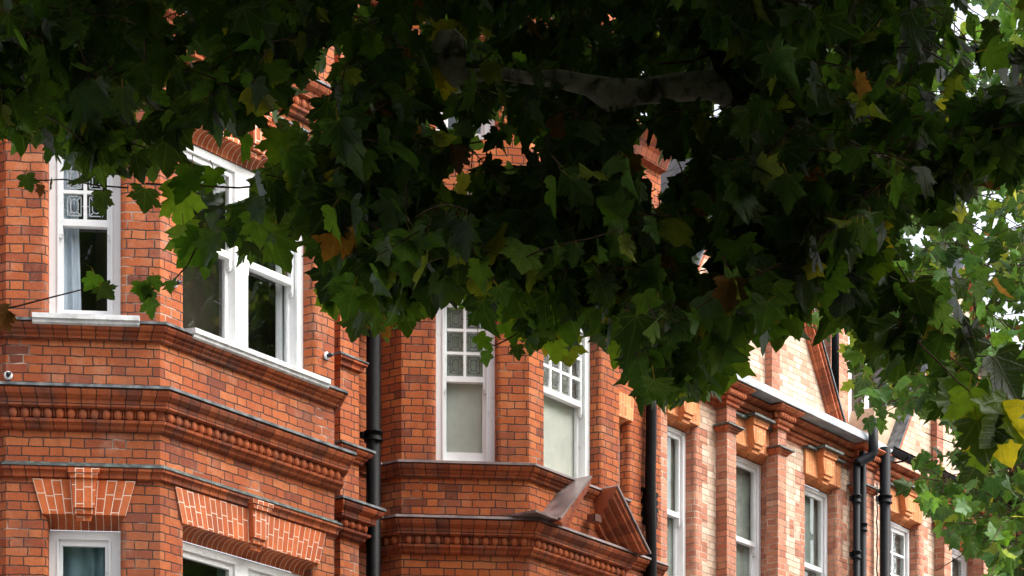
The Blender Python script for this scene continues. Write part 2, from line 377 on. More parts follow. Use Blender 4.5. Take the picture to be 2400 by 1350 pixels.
def offset_path(path, p):
    out = []
    n = len(path)
    for i in range(n):
        ns = []
        if i > 0: d = (Vector(path[i])-Vector(path[i-1])).normalized(); ns.append(Vector((d.y, -d.x)))
        if i < n-1: d = (Vector(path[i+1])-Vector(path[i])).normalized(); ns.append(Vector((d.y, -d.x)))
        if len(ns) == 2:
            m = (ns[0]+ns[1])/(1+ns[0].dot(ns[1]))
        else: m = ns[0]
        out.append(Vector(path[i]) + m*p)
    return out
def sweep(mb, path, prof, mi=0, smooth=False, u0=0.0, caps=True):
    """prof: (projection, height) from top to bottom"""
    lens = [u0]
    for i in range(1, len(path)): lens.append(lens[-1] + (Vector(path[i])-Vector(path[i-1])).length)
    rows = [[(p.x, p.y, z) for p in offset_path(path, o)] for o, z in prof]
    acc = 0
    for j in range(len(prof)-1):
        l = math.hypot(prof[j][0]-prof[j+1][0], prof[j][1]-prof[j+1][1])
        for i in range(len(path)-1):
            mb.face([rows[j+1][i], rows[j+1][i+1], rows[j][i+1], rows[j][i]],
                    [(lens[i], -acc-l), (lens[i+1], -acc-l), (lens[i+1], -acc), (lens[i], -acc)], mi, smooth)
        acc += l
    if caps:
        z0 = [(path[0][0], path[0][1], prof[0][1])]; 
        mb.face([r[0] for r in rows] + [(path[0][0], path[0][1], prof[-1][1]), (path[0][0], path[0][1], prof[0][1])][0:], None, mi)
        mb.face(list(reversed([r[-1] for r in rows] + [(path[-1][0], path[-1][1], prof[-1][1]), (path[-1][0], path[-1][1], prof[0][1])])), None, mi)
def blob(mb, c, rx, ry, rz, axis, mi=0, nu=8, nv=6):
    ax = Vector((axis[0], axis[1], 0)).normalized(); nn = Vector((-ax.y, ax.x, 0))
    c = Vector(c); g = []
    for j in range(nv+1):
        ph = math.pi*j/nv - math.pi/2; row = []
        for i in range(nu):
            t = 2*math.pi*i/nu
            row.append(c + ax*(rx*math.cos(ph)*math.cos(t)) + nn*(ry*math.cos(ph)*math.sin(t)) + Vector((0, 0, rz*math.sin(ph))))
        g.append(row)
    for j in range(nv):
        for i in range(nu):
            k = (i+1) % nu
            mb.face([g[j][i], g[j][k], g[j+1][k], g[j+1][i]], [(i/nu*.1, j*.01)]*4, mi, True)
def eggs(mb, path, p, z, sp=0.098, r=0.032, rz=0.044, mi=0):
    pp = offset_path(path, p)
    for i in range(len(pp)-1):
        a, b = pp[i], pp[i+1]; L = (b-a).length; n = int(L/sp)
        if n < 1: continue
        d = (b-a)/L
        for k in range(n):
            q = a + d*(L-(n-1)*sp)/2 + d*sp*k
            blob(mb, (q.x, q.y, z), r, r*0.85, rz, d, mi)
            q2 = q + d*sp/2
            if k < n-1: blob(mb, (q2.x, q2.y, z+0.004), 0.008, 0.02, rz, d, mi, 4, 4)

def window(root, F, u0, u1, z0, z1, zm, frame=0.085, cols=0, rows=0, leadc='silver_came', paint='white_paint',
           inside=None, lead_all=False, bottom=0.13, name='window', horns=True, mull=None, gl='glass', top_rows_h=None, trickle=False):
    """sash window in the opening; mull = (a, b) solid mullion between two sashes"""
    v = DEP
    fr = MB(); w_ = frame
    fr.box(F, u0, u0+w_, v, v+.11, z0, z1); fr.box(F, u1-w_, u1, v, v+.11, z0, z1)
    fr.box(F, u0+w_, u1-w_, v, v+.11, z1-w_*0.8, z1); fr.box(F, u0+w_, u1-w_, v, v+.11, z0, z0+.05)
    # staff bead round the box frame
    fr.box(F, u0+w_-.002, u0+w_+.012, v-.012, v+.012, z0+.05, z1-w_*.8); fr.box(F, u1-w_-.012, u1-w_+.002, v-.012, v+.012, z0+.05, z1-w_*.8)
    bays = [(u0+w_, u1-w_)]
    if mull:
        fr.box(F, mull[0], mull[1], v-.004, v+.11, z0+.05, z1-w_*.8)
        bays = [(u0+w_, mull[0]), (mull[1], u1-w_)]
    W = fr.build(name, paint, root)
    for (a, b) in bays:
        # upper sash (outer), lower sash (inner)
        ups = MB(); st = 0.045
        t0, t1, tv = zm-.03, z1-w_*.8, v+.025
        ups.box(F, a, a+st, tv, tv+.04, t0, t1); ups.box(F, b-st, b, tv, tv+.04, t0, t1)
        ups.box(F, a+st, b-st, tv, tv+.04, t1-.05, t1); ups.box(F, a+st, b-st, tv-.004, tv+.04, t0, t0+.055)
        if horns:
            for e in (a, b-st): 
                ups.box(F, e+.004, e+st-.004, tv, tv+.04, t0-.07, t0); ups.box(F, e+.012, e+st-.012, tv+.004, tv+.036, t0-.095, t0-.07)
        gx = []; gz = []
        if cols:
            cw = (b-a-2*st)/cols
            for k in range(1, cols): gx.append(a+st+cw*k)
            for x in gx: ups.box(F, x-.014, x+.014, tv-.003, tv+.034, t0+.055, t1-.05)
            rh = (t1-.05-t0-.055)/rows
            for k in range(1, rows):
                z = t0+.055+rh*k; ups.box(F, a+st, b-st, tv-.0015, tv+.032, z-.014, z+.014)
        US = ups.build('upper_sash', paint, W)
        los = MB(); lv = v+.068; l1 = zm+.02
        los.box(F, a, a+st, lv, lv+.04, z0+.05, l1); los.box(F, b-st, b, lv, lv+.04, z0+.05, l1)
        los.box(F, a+st, b-st, lv, lv+.04, z0+.05, z0+bottom); los.box(F, a+st, b-st, lv, lv+.04, l1-.045, l1)
        if cols and lead_all:
            for x in gx: los.box(F, x-.014, x+.014, lv-.003, lv+.034, z0+bottom, l1-.045)
            nr = max(1, round((l1-.045-z0-bottom)/rh)); r2 = (l1-.045-z0-bottom)/nr
            for k in range(1, nr): los.box(F, a+st, b-st, lv-.0015, lv+.032, z0+bottom+r2*k-.014, z0+bottom+r2*k+.014)
        LS = los.build('lower_sash', paint, W)
        g = MB(); q = F.pt
        g.face([q(a+st,tv+.02,t0+.05), q(b-st,tv+.02,t0+.05), q(b-st,tv+.02,t1-.045), q(a+st,tv+.02,t1-.045)])
        g.build('glass_pane', 'glass_leaded' if cols else gl, W)
        g = MB()
        g.face([q(a+st,lv+.02,z0+.1), q(b-st,lv+.02,z0+.1), q(b-st,lv+.02,l1-.04), q(a+st,lv+.02,l1-.04)])
        g.build('glass_pane', 'glass_leaded' if (cols and lead_all) else gl, W)
        if cols:
            lm = MB(); t = 0.0042
            def strip(p1, p2, vv):
                p1 = Vector(p1); p2 = Vector(p2); d = (p2-p1).normalized(); nn = Vector((-d.y, d.x))*t
                c = [p1+nn, p2+nn, p2-nn, p1-nn]
                lm.face([q(x.x, vv, x.y) for x in (c[3], c[2], c[1], c[0])])
            def panel(x0, x1, y0, y1, vv):
                def rect(k):
                    A = [(x0+k, y0+k), (x1-k, y0+k), (x1-k, y1-k), (x0+k, y1-k)]
                    for i in range(4): strip(A[i], A[(i+1) % 4], vv)
                rect(0.022)
                W_ = x1-x0; k = W_*0.30; c = k*0.45
                A = [(x0+k+c,y0+k),(x1-k-c,y0+k),(x1-k,y0+k+c),(x1-k,y1-k-c),(x1-k-c,y1-k),(x0+k+c,y1-k),(x0+k,y1-k-c),(x0+k,y0+k+c)]
                for i in range(8): strip(A[i], A[(i+1) % 8], vv)
                e = .022; mx = (x0+x1)/2; my = (y0+y1)/2
                for (p1, p2) in (((x0+e,y0+e),(x0+k+c*.5,y0+k+c*.5)), ((x1-e,y0+e),(x1-k-c*.5,y0+k+c*.5)), ((x1-e,y1-e),(x1-k-c*.5,y1-k-c*.5)),
                                 ((x0+e,y1-e),(x0+k+c*.5,y1-k-c*.5)), ((x0,my),(x0+e,my)), ((x1-e,my),(x1,my))):
                    strip(p1, p2, vv)
            xs = [a+st] + gx + [b-st]
            for i in range(cols):
                for j in range(rows):
                    panel(xs[i]+.012, xs[i+1]-.012, t0+.055+rh*j+.012, t0+.055+rh*(j+1)-.012, tv+.012)
                if lead_all:
                    for j in range(nr): panel(xs[i]+.012, xs[i+1]-.012, z0+bottom+r2*j+.012, z0+bottom+r2*(j+1)-.012, lv+.012)
            lm.build('leaded_light', leadc, W)
    # dark room behind
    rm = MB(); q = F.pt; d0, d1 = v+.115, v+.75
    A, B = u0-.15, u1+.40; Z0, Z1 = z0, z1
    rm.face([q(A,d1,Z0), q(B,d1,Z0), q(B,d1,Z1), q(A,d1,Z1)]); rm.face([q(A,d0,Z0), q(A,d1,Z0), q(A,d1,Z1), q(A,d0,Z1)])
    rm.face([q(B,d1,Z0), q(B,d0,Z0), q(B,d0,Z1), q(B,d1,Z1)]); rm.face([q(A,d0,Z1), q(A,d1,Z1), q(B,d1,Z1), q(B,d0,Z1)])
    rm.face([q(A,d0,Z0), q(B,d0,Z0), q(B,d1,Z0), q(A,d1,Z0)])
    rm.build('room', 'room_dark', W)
    for it in (inside or []):
        kind, a0, a1, b0, b1, mat, nm = it[:7]      # a0-a1 at top, b0-b1 at bottom (fractions)
        cm = MB(); Wd = u1-u0; dv = v+.118 + (0.03 if kind == 'curtain' else 0)
        zt, zb = z1-.03, z0+.06
        if len(it) > 7: zt, zb = it[7]
        n = 40 if kind == 'curtain' else 1
        for k in range(n):
            f0, f1 = k/n, (k+1)/n
            def X(f, top): 
                l, r = (a0, a1) if top else (b0, b1)
                return u0 + Wd*(l+(r-l)*f)
            am = 0.022 if kind == 'curtain' else 0
            V = lambda f: dv + am*math.sin(f*(abs(a1-a0)*Wd)/0.075*6.28*0.6 + 2*math.sin(f*9))
            cm.face([q(X(f0,0),V(f0),zb), q(X(f1,0),V(f1),zb), q(X(f1,1),V(f1),zt), q(X(f0,1),V(f0),zt)], None, 0, kind == 'curtain')
        cm.build(nm, mat, W)
    return W

def fan_lintel(root, F, u0, u1, z0, z1, spl, key=None, mat='gauged', pr=0.018, cove=0.10, keytop=0.05, kproj=0.07, kw=(0.17, 0.13)):
    """flat gauged arch with splayed ends, a cove under it and a stepped keystone"""
    mb = MB(); n = max(6, int(round((u1-u0+spl)/0.066)))
    def X(f, t): return (u0 - spl*t) + (u1-u0+2*spl*t)*f
    prof = [(0.0, z1, 1.0), (0.0, z0, 0.0)]
    # cove: curves inward under the lintel
    cv = []
    for k in range(1, 6):
        t = k/5*math.pi/2
        cv.append((DEP*0.9*(math.sin(t)), z0 - cove*(1-math.cos(t)) ))
    for i in range(n):
        f0, f1 = i/n, (i+1)/n; uu0, uu1 = i*.066, (i+1)*.066
        mb.face([F.pt(X(f0,0),-pr,z0), F.pt(X(f1,0),-pr,z0), F.pt(X(f1,1),-pr,z1), F.pt(X(f0,1),-pr,z1)],
                [(uu0,0),(uu1,0),(uu1,z1-z0),(uu0,z1-z0)])
        pv, pz, acc = -pr, z0, 0
        for (v_, z_) in cv:
            l = math.hypot(v_-pv, z_-pz)
            mb.face([F.pt(X(f0,0),v_,z_), F.pt(X(f1,0),v_,z_), F.pt(X(f1,0),pv,pz), F.pt(X(f0,0),pv,pz)],
                    [(uu0,.10),(uu1,.10),(uu1,.101),(uu0,.101)], 1)
            pv, pz = v_, z_; acc += l
    for e, t in ((0, 1), (1, 1)):
        a, b = X(e, 0), X(e, 1); pts = [F.pt(a,-pr,z0), F.pt(b,-pr,z1), F.pt(b,.02,z1), F.pt(a,.02,z0)]
        if e: pts.reverse()
        mb.face(pts, [(0.03,0),(0.03,.3),(0.05,.3),(0.05,0)])
        pts = [F.pt(a,-pr,z0)] + [F.pt(a, v_, z_) for v_, z_ in cv] + [F.pt(a, DEP*.9, z0)]
        mb.face(pts, [(0.03, .01)]*len(pts))
    mb.face([F.pt(X(0,1),-pr,z1), F.pt(X(1,1),-pr,z1), F.pt(X(1,1),.02,z1), F.pt(X(0,1),.02,z1)], [(0.03,.01)]*4)
    Lo = mb.build('lintel', [mat, 'gauged_cove' if mat == 'gauged' else mat], root)
    if key:
        k = MB(); H = z1-z0; tw, bw = kw
        def sec(za, zb, wa, wb, p):
            ua, ub_ = key-wa, key+wa; la, lb = key-wb, key+wb
            A = [F.pt(la,-p,zb), F.pt(lb,-p,zb), F.pt(ub_,-p,za), F.pt(ua,-p,za)]
            k.face(A, [(-wb,0),(wb,0),(wa,za-zb),(-wa,za-zb)])
            k.face([F.pt(la,.0,zb), F.pt(la,-p,zb), F.pt(ua,-p,za), F.pt(ua,.0,za)], [(.03,.01)]*4)
            k.face([F.pt(lb,-p,zb), F.pt(lb,.0,zb), F.pt(ub_,.0,za), F.pt(ub_,-p,za)], [(.03,.01)]*4)
            k.face([F.pt(la,.0,zb), F.pt(lb,.0,zb), F.pt(lb,-p,zb), F.pt(la,-p,zb)], [(.03,.01)]*4)
            k.face([F.pt(ua,-p,za), F.pt(ub_,-p,za), F.pt(ub_,.0,za), F.pt(ua,.0,za)], [(.03,.01)]*4)
        zt = z1+keytop
        sec(zt, zt-.035, tw+.022, tw+.022, kproj+.03)
        sec(zt-.036, zt-.075, tw+.012, tw+.004, kproj+.02)
        sec(zt-.076, z0+.045, tw-.004, bw, kproj)
        sec(z0+.044, z0-.0, bw-.01, bw-.015, kproj-.02)
        sec(z0-.001, z0-.05, bw-.02, bw-.03, kproj-.055)
        k.build('keystone', mat, Lo)
    return Lo

def pipe(root, pts, r, mat, name='drainpipe', oct_=12, collars=()):
    m = MB(); m.tube(pts, r, oct_)
    P = m.build(name, mat, root)
    for (c, zz) in collars:
        m = MB(); 
        m.tube([(c[0],c[1],zz-.05),(c[0],c[1],zz-.035),(c[0],c[1],zz-.034),(c[0],c[1],zz+.03),(c[0],c[1],zz+.031),(c[0],c[1],zz+.05)],
               [r*1.32, r*1.32, r*1.16, r*1.16, r*1.36, r*1.36], oct_)
        m.box(Fr((c[0]-r*1.7, c[1]+r*.6), (c[0]+r*1.7, c[1]+r*.6)), 0, r*3.4, 0, .03, zz-.03, zz+.03)
        m.build('pipe_collar', mat, P)
    return P
# ------------------------------------------------------------------ ground
def sheet(name, x0, x1, y0, y1, z, mat, th=None):
    m = MB()
    if th is None: m.face([(x0,y0,z),(x1,y0,z),(x1,y1,z),(x0,y1,z)])
    else: m.box(Fr((x0, y0), (x1, y0)), 0, x1-x0, 0, y1-y0, z-th, z)
    m.build(name, mat, None, 'structure')
sheet('ground', -300, 400, -300, 400, GROUND-0.16, 'paving')
sheet('road', -120, 140, -19, -7.6, GROUND-0.12, 'asphalt')
sheet('pavement', -120, 140, -7.4, 3, GROUND, 'paving', 0.14)
sheet('kerb', -120, 140, -7.6, -7.402, GROUND+0.002, 'kerb_stone', 0.14)
sheet('far_pavement', -120, 140, -24, -19, GROUND, 'paving', 0.14)

# ------------------------------------------------------------------ red brick houses with canted bays
YM = 1.2
CA = R(48.5); CL = 1.25
CDX, CDY = CL*math.cos(CA), CL*math.sin(CA)
ZT = 11.7
S1L = [(0.0, 7.205), (0.115, 7.17), (0.118, 7.148), (0.0, 7.148)]
S1 = [(0.10, 7.1475), (0.102, 7.125), (0.085, 7.10), (0.062, 7.095), (0.060, 7.075), (0.035, 7.055), (0.03, 7.03), (0.0, 7.03)]
S2L = [(0.0, 6.665), (0.185, 6.622), (0.190, 6.598), (0.0, 6.598)]
S2 = [(0.165, 6.5975), (0.178, 6.575), (0.165, 6.545), (0.135, 6.52), (0.12, 6.515), (0.118, 6.46), (0.105, 6.455), (0.062, 6.45),
      (0.055, 6.37), (0.085, 6.362), (0.08, 6.34), (0.05, 6.325), (0.045, 6.30), (0.022, 6.285), (0.0, 6.28)]
S3L = [(0.0, 6.03), (0.028, 6.022), (0.03, 6.012), (0.068, 5.998), (0.071, 5.982), (0.0, 5.982)]
S3 = [(0.062, 5.9815), (0.062, 5.955), (0.04, 5.94), (0.034, 5.925), (0.034, 5.90), (0.0, 5.893)]
def up(prof, d): return [(a, z+d) for a, z in prof]

def bay_house(root, x0, wf, pier, x_right, cfg):
    P0, P1 = (x0, 0.0), (x0+wf, 0.0)
    A = (x0-CDX, CDY); B = (x0+wf+CDX, CDY)
    A2, B2 = (A[0], YM), (B[0], YM)
    XL = cfg['xl']
    path = [(XL, YM), A2, A, P0, P1, B, B2, (x_right, YM)]
    fs = [Fr(path[i], path[i+1]) for i in range(7)]
    G, C, Fv = fs[1], fs[2], fs[3]
    bm = cfg['mat']
    mb = MB(); ub = 0.0
    low = (3.7, 5.50); mid = (7.19, 8.86); top = (10.35, 11.35); HT = {5.50: 5.60, 8.86: 8.96, 11.35: 11.35}
    ch = [(0.34, 0.925)]; fh = cfg['front']
    for i, F in enumerate(fs):
        holes = []
        if i == 2: holes = [(a, b, z0, HT[z1]) for a, b in ch for z0, z1 in (low, mid, top)]
        if i == 3: holes = [(fh[0], fh[1], z0, HT[z1]) for z0, z1 in (low, mid, top)]
        if i == 6 and cfg.get('side'): holes = [(cfg['side'][0]-F.p.x, cfg['side'][1]-F.p.x, 7.19, 8.66)]
        wall(mb, F, GROUND, ZT, holes, None, ub); ub += F.L
    mb.build('wall', bm, root)
    # string courses, each with its lead sheet
    for prof, lead, d, nm, lm in ((S1, S1L, 0, 'sill_string_course', cfg['lead']), (S3, S3L, 0, 'lintel_string_course', 'copper_green'), (S3, S3L, 3.34, 'lintel_string_course', 'copper_green')):
        if nm == 'lintel_string_course' and not cfg.get('s3', True) and d == 0: continue
        m = MB(); pth = path
        sweep(m, pth, up(prof, d)); o = m.build(nm, 'mould', root)
        m = MB(); sweep(m, pth, up(lead, d)); m.build('lead_flashing', lm, o)
    for d in (0, 3.14):
        m = MB(); sweep(m, path, up(S2, d)); eggs(m, path, 0.064, 6.408+d, sp=0.094, r=0.037, rz=0.048)
        o = m.build('egg_and_dart_cornice', 'mould', root)
        m = MB(); sweep(m, path, up(S2L, d)); m.build('lead_flashing', cfg['lead'], o)
    m = MB(); sweep(m, path, [(0.0, ZT+.3), (0.22, ZT+.25), (0.24, ZT+.15), (0.12, ZT+.02), (0.08, ZT-.08), (0, ZT-.1)]); m.build('eaves_cornice', 'mould', root)
    # party pier between the houses
    if pier:
        m = MB(); F = Fr((pier[0], 1.0), (pier[1], 1.0)); m.box(F, 0, F.L, 0, YM-1.0+.02, GROUND, ZT)
        pr = m.build('party_pier', bm, root)
        pp = [(pier[0], YM), (pier[0], 1.0), (pier[1], 1.0), (pier[1], YM)]
        for prof, lead, d, eg, k in ((S1, S1L, 0, 0, 1), (S2, S2L, 0, 1, 1), (S2, S2L, 3.14, 1, 1), (S3, S3L, 2.02, 0, 1)):
            m = MB(); sweep(m, pp, up(prof, d-.004))
            if eg: eggs(m, pp, 0.062, 6.41+d, sp=0.098, r=0.036, rz=0.043)
            o = m.build('pier_moulding', 'mould_dark', pr)
            m = MB(); sweep(m, pp, up(lead, d-.004)); m.build('lead_cap', 'lead', pr)
    # windows of the bay
    c0, c1 = ch[0]
    window(root, C, c0, c1, mid[0], mid[1], 8.05, frame=0.07, cols=2, rows=3, leadc=cfg['came'], inside=cfg['in_c'], bottom=0.15)
    window(root, Fv, fh[0], fh[1], mid[0], mid[1], 8.07, frame=0.085, cols=cfg['fcols'], rows=3, leadc=cfg['came'], inside=cfg['in_f'], mull=cfg.get('mull'), bottom=0.12)
    lw = lab(window(root, C, c0-.02, c1, low[0], low[1], 4.55, frame=0.085, inside=cfg['in_lc']), 'lower canted window of white painted timber')
    lw = window(root, Fv, fh[0], fh[1], low[0], low[1], 4.55, frame=0.085, inside=cfg['in_lf'], mull=cfg.get('mull'))
    for F, (a, b) in ((C, ch[0]), (Fv, fh)):
        window(root, F, a, b, top[0], top[1], 10.8, frame=0.085)
    # white sills laid over the string course
    if cfg.get('sills'):
        for F, a, b in ((C, c0-.12, c1+.16), (Fv, fh[0]-.02, fh[1]+.06)):
            m = MB(); p = [tuple(F.pt(a, 0, 0)[:2]), tuple(F.pt(b, 0, 0)[:2])]
            sweep(m, p, [(-.14, 7.232), (0.135, 7.205), (0.137, 7.165), (0.12, 7.158), (0.118, 7.135), (0.09, 7.115), (0.088, 7.105), (-.0, 7.105)])
            m.build('window_sill', 'sill_paint', root)
    # gauged lintels
    for d in (0, 3.36):
        fan_lintel(root, C, c0-.045, c1+.045, 5.60+d, 5.885+d, 0.08, (c0+c1)/2, keytop=0.075, cove=0.10, kw=(0.105, 0.085))
        fan_lintel(root, Fv, fh[0]-.045, fh[1]+.045, 5.60+d, 5.885+d, 0.09, (fh[0]+fh[1])/2+.04, keytop=0.075, cove=0.10, kw=(0.11, 0.09))
    # roof
    m = MB(); xr = x_right; yb = 6.5
    m.face([(XL,YM-.1,ZT+.28),(xr,YM-.1,ZT+.28),(xr,4.2,ZT+2.4),(XL,4.2,ZT+2.4)])
    m.face([(XL,4.2,ZT+2.4),(xr,4.2,ZT+2.4),(xr,yb,ZT),(XL,yb,ZT)])
    m.face([(XL,YM,ZT-.1),(A2[0],YM,ZT-.1),A+(ZT+.1,),P0+(ZT+.1,),P1+(ZT+.1,),B+(ZT+.1,),(xr,YM,ZT-.1),(xr,YM+1,ZT+.9),(XL,YM+1,ZT+.9)])
    rf = m.build('roof', 'slate', root)
    m = MB(); F = Fr((xr-.5, 3.2), (xr+.3, 3.2)); m.box(F, 0, .8, 0, 1.6, ZT+1.2, ZT+3.6); m.build('chimney', bm, rf)
    return path, fs

h1 = thing('terraced_house', (1.5, 3.5, GROUND), 'red brick house with a white double sash window and moulded white sills', 'house')
bay_house(h1, 0.0, 2.25, (3.56, 3.84), 4.05, dict(xl=-1.6, mat='brick', front=(0.30, 1.975), mull=(1.07, 1.235), lead='lead', came='silver_came', fcols=0, sills=True,
    in_c=[('curtain', 0.10, 0.36, 0.10, 0.44, 'curtain_blue', 'curtain')],
    in_f=[('curtain', 0.895, 0.915, 0.89, 0.955, 'curtain_white', 'curtain'), ('flat', 0.915, 1.2, 0.955, 1.2, 'curtain_mauve', 'curtain')],
    in_lc=[('curtain', 0.0, 1.0, 0.0, 1.0, 'curtain_teal', 'curtain')],
    in_lf=[('curtain', 0.42, 1.0, 0.42, 1.0, 'curtain_teal', 'curtain')]))
h2 = thing('terraced_house', (6.8, 3.5, GROUND), 'red brick house with a broken pediment on its bay, standing between the two black drainpipes', 'house')
X2 = 5.25
p2, f2 = bay_house(h2, X2, 1.60, None, 9.53, dict(xl=4.052, mat='brick_b', front=(0.28, 1.30-.045), lead='lead_brown', came='lead_came', fcols=4, s3=False, side=(8.25, 8.88),
    in_c=[('flat', 0, 1.15, 0, 1.15, 'blind_cream', 'roller_blind')],
    in_f=[('flat', 0, 1.15, 0, 1.15, 'blind_cream', 'roller_blind')],
    in_lc=[], in_lf=[]))
W = window(h2, f2[6], 8.25-f2[6].p.x, 8.88-f2[6].p.x, 7.19, 8.62, 7.95, frame=0.07, inside=[('flat', 0, 1.2, 0, 1.2, 'blind_grey', 'blind')])
lab(W, 'narrow white window in the recess beside the bay')
fan_lintel(h2, f2[6], 8.2-f2[6].p.x, 8.93-f2[6].p.x, 8.66, 8.93, 0.02, None, mat='gauged_far', cove=0.04)

# pediment, broken at the top, standing on the cornice of the second bay
def pediment(root):
    yF = -0.20; m = MB(); cx = 6.17
    Z0 = 6.60; 
    F = Fr((0, 0), (1, 0))
    # brick tympanum standing forward of the wall
    m.face([(5.42,-.03,Z0),(6.92,-.03,Z0),(6.38,-.03,7.06),(5.90,-.03,7.06)],[(5.42,Z0),(6.92,Z0),(6.38,7.06),(5.90,7.06)])
    m.face([(5.90,-.03,7.06),(6.38,-.03,7.06),(6.38,0.02,7.07),(5.90,0.02,7.07)])
    T = m.build('pediment', 'brick_b', root)
    def rake(xa, za, xb, zb, name):
        # cross-section stepping out from the tympanum, swept from foot a to cut head b
        d = Vector((xb-xa, 0, zb-za)).normalized(); up_ = Vector((-d.z, 0, d.x)) if d.x > 0 else Vector((d.z, 0, -d.x))
        prof = [(0.0, 0.0), (0.28, 0.0), (0.28, -0.04), (0.25, -0.055), (0.25, -0.085), (0.18, -0.095), (0.18, -0.14), (0.11, -0.15), (0.11, -0.20), (0.05, -0.21), (0.05, -0.27), (0.0, -0.28)]
        m = MB(); a, b = Vector((xa, 0, za)), Vector((xb, 0, zb))
        y0 = -.03
        # the foot is cut level on the cornice, the head is cut plumb
        def foot(p): o = a + up_*p[1]; o = o + d*((6.612-o.z)/d.z); return Vector((o.x, y0-p[0]*.9, o.z))
        def head(p): o = b + up_*p[1]; o = o + d*((xb-o.x)/d.x); return Vector((o.x, y0-p[0]*.9, o.z))
        for i in range(len(prof)-1):
            f = [foot(prof[i]), head(prof[i]), head(prof[i+1]), foot(prof[i+1])]
            if d.x < 0: f.reverse()
            L = (b-a).length
            m.face(f, [(0.0, .07), (L, .07), (L, .071), (0.0, .071)])
        m.face([head(p) for p in prof], [(.05, .07)]*len(prof)); m.face([foot(p) for p in prof], [(.05, .07)]*len(prof))
        hb, hf = Vector((xb, .02, head((0, 0)).z)), Vector((xb, .02, head((0, -.28)).z))
        m.face([hb, head((0, 0)), head((0, -.28)), hf], [(.05, .07)]*4)
        o = m.build(name, 'mould_rake', T)
        m = MB(); t = 0.022; yf = y0-0.28*.9-.02
        c = [a+up_*.002, b+up_*.002]
        V = lambda p, y: Vector((p.x, y, p.z))
        A0, B0 = c[0], c[1]; A1, B1 = A0+up_*t, B0+up_*t
        m.face([V(A1,yf), V(B1,yf), V(B1,.02), V(A1,.02)]); m.face([V(A0,yf), V(B0,yf), V(B1,yf), V(A1,yf)])
        m.face([V(B0,yf), V(B0,.02), V(B1,.02), V(B1,yf)]); m.face([V(A0,.02), V(A0,yf), V(A1,yf), V(A1,.02)])
        m.face([V(A0,yf), V(A0,.02), V(B0,.02), V(B0,yf)])
        m.build('lead_capping', 'lead_brown', T)
    rake(5.37, 6.63, 5.91, 7.155, 'raking_cornice')
    rake(6.98, 6.60, 6.36, 7.165, 'raking_cornice')
    # lead covered foot of the left rake, resting on the cornice
    m = MB(); F = Fr((4.98, -.27), (5.40, -.27)); m.box(F, 0, .42, 0, .35, 6.628, 6.65); m.build('lead_apron', 'lead_brown', T)
    m = MB(); F = Fr((6.62, -.14), (6.74, -.14))
    # small block under the cut head of the right rake
    F = Fr((6.16, -.17), (6.27, -.17)); m.box(F, 0, .11, 0, .10, 6.80, 6.87); m.build('corbel_block', 'mould_dark', T)
pediment(h2)
# drainpipes of the red houses
pipe(h2, [(4.09, 1.02, 9.0), (4.09, 1.02, GROUND)], 0.071, 'black_iron', collars=[((4.09, 1.02), 7.36), ((4.09, 1.02), 4.6)], oct_=8)
m = MB(); F = Fr((3.93, .90), (4.27, .90)); m.box(F, 0, .34, 0, .22, 8.58, 8.80); m.box(F, -.02, .36, -.02, .24, 8.79, 8.86)
m.build('rainwater_hopper', 'black_iron', h2)
pp = [(9.20, 1.12, 9.2)] + [(9.20 + 0.012*math.sin(k*1.3), 1.12, 9.2-k*.35) for k in range(1, 30)] + [(9.20, 1.12, GROUND)]
P = pipe(h2, pp, 0.062, 'black_iron', collars=[((9.20, 1.12), 6.62)], oct_=14)
for zc in (7.75, 6.98):
    m = MB(); F = Fr((9.12, 1.185), (9.46, 1.185))
    for k in range(9): m.box(F, 0.03*math.sin(k*2.1)+.02, .32+.02*math.sin(k*3.3), 0, .034, zc-.18+k*.045, zc-.18+k*.045+.043)
    m.build('tar_patch', 'black_iron', P)
# small wall fittings beside the windows of the first house
def eye(F, u, z):
    m = MB(); c = Vector(F.pt(u, -.005, z)); o = Vector((F.n.x, F.n.y, 0))*-1
    m.tube([c, c+o*.012, c+o*.02], [.036, .036, .026], 14); e = m.build('wall_fitting', 'white_upvc', h1)
    m = MB(); m.tube([c+o*.02, c+o*.05, c+o*.055+Vector((.03, 0, .012))], [.018, .02, .012], 10); m.build('hook', 'plastic_black', e)
F = Fr((0, 0), (2.25, 0)); eye(F, 0.16, 7.56); eye(F, 2.13, 7.46)
eye(Fr((-CDX, CDY), (0, 0)), 0.02, 6.72)

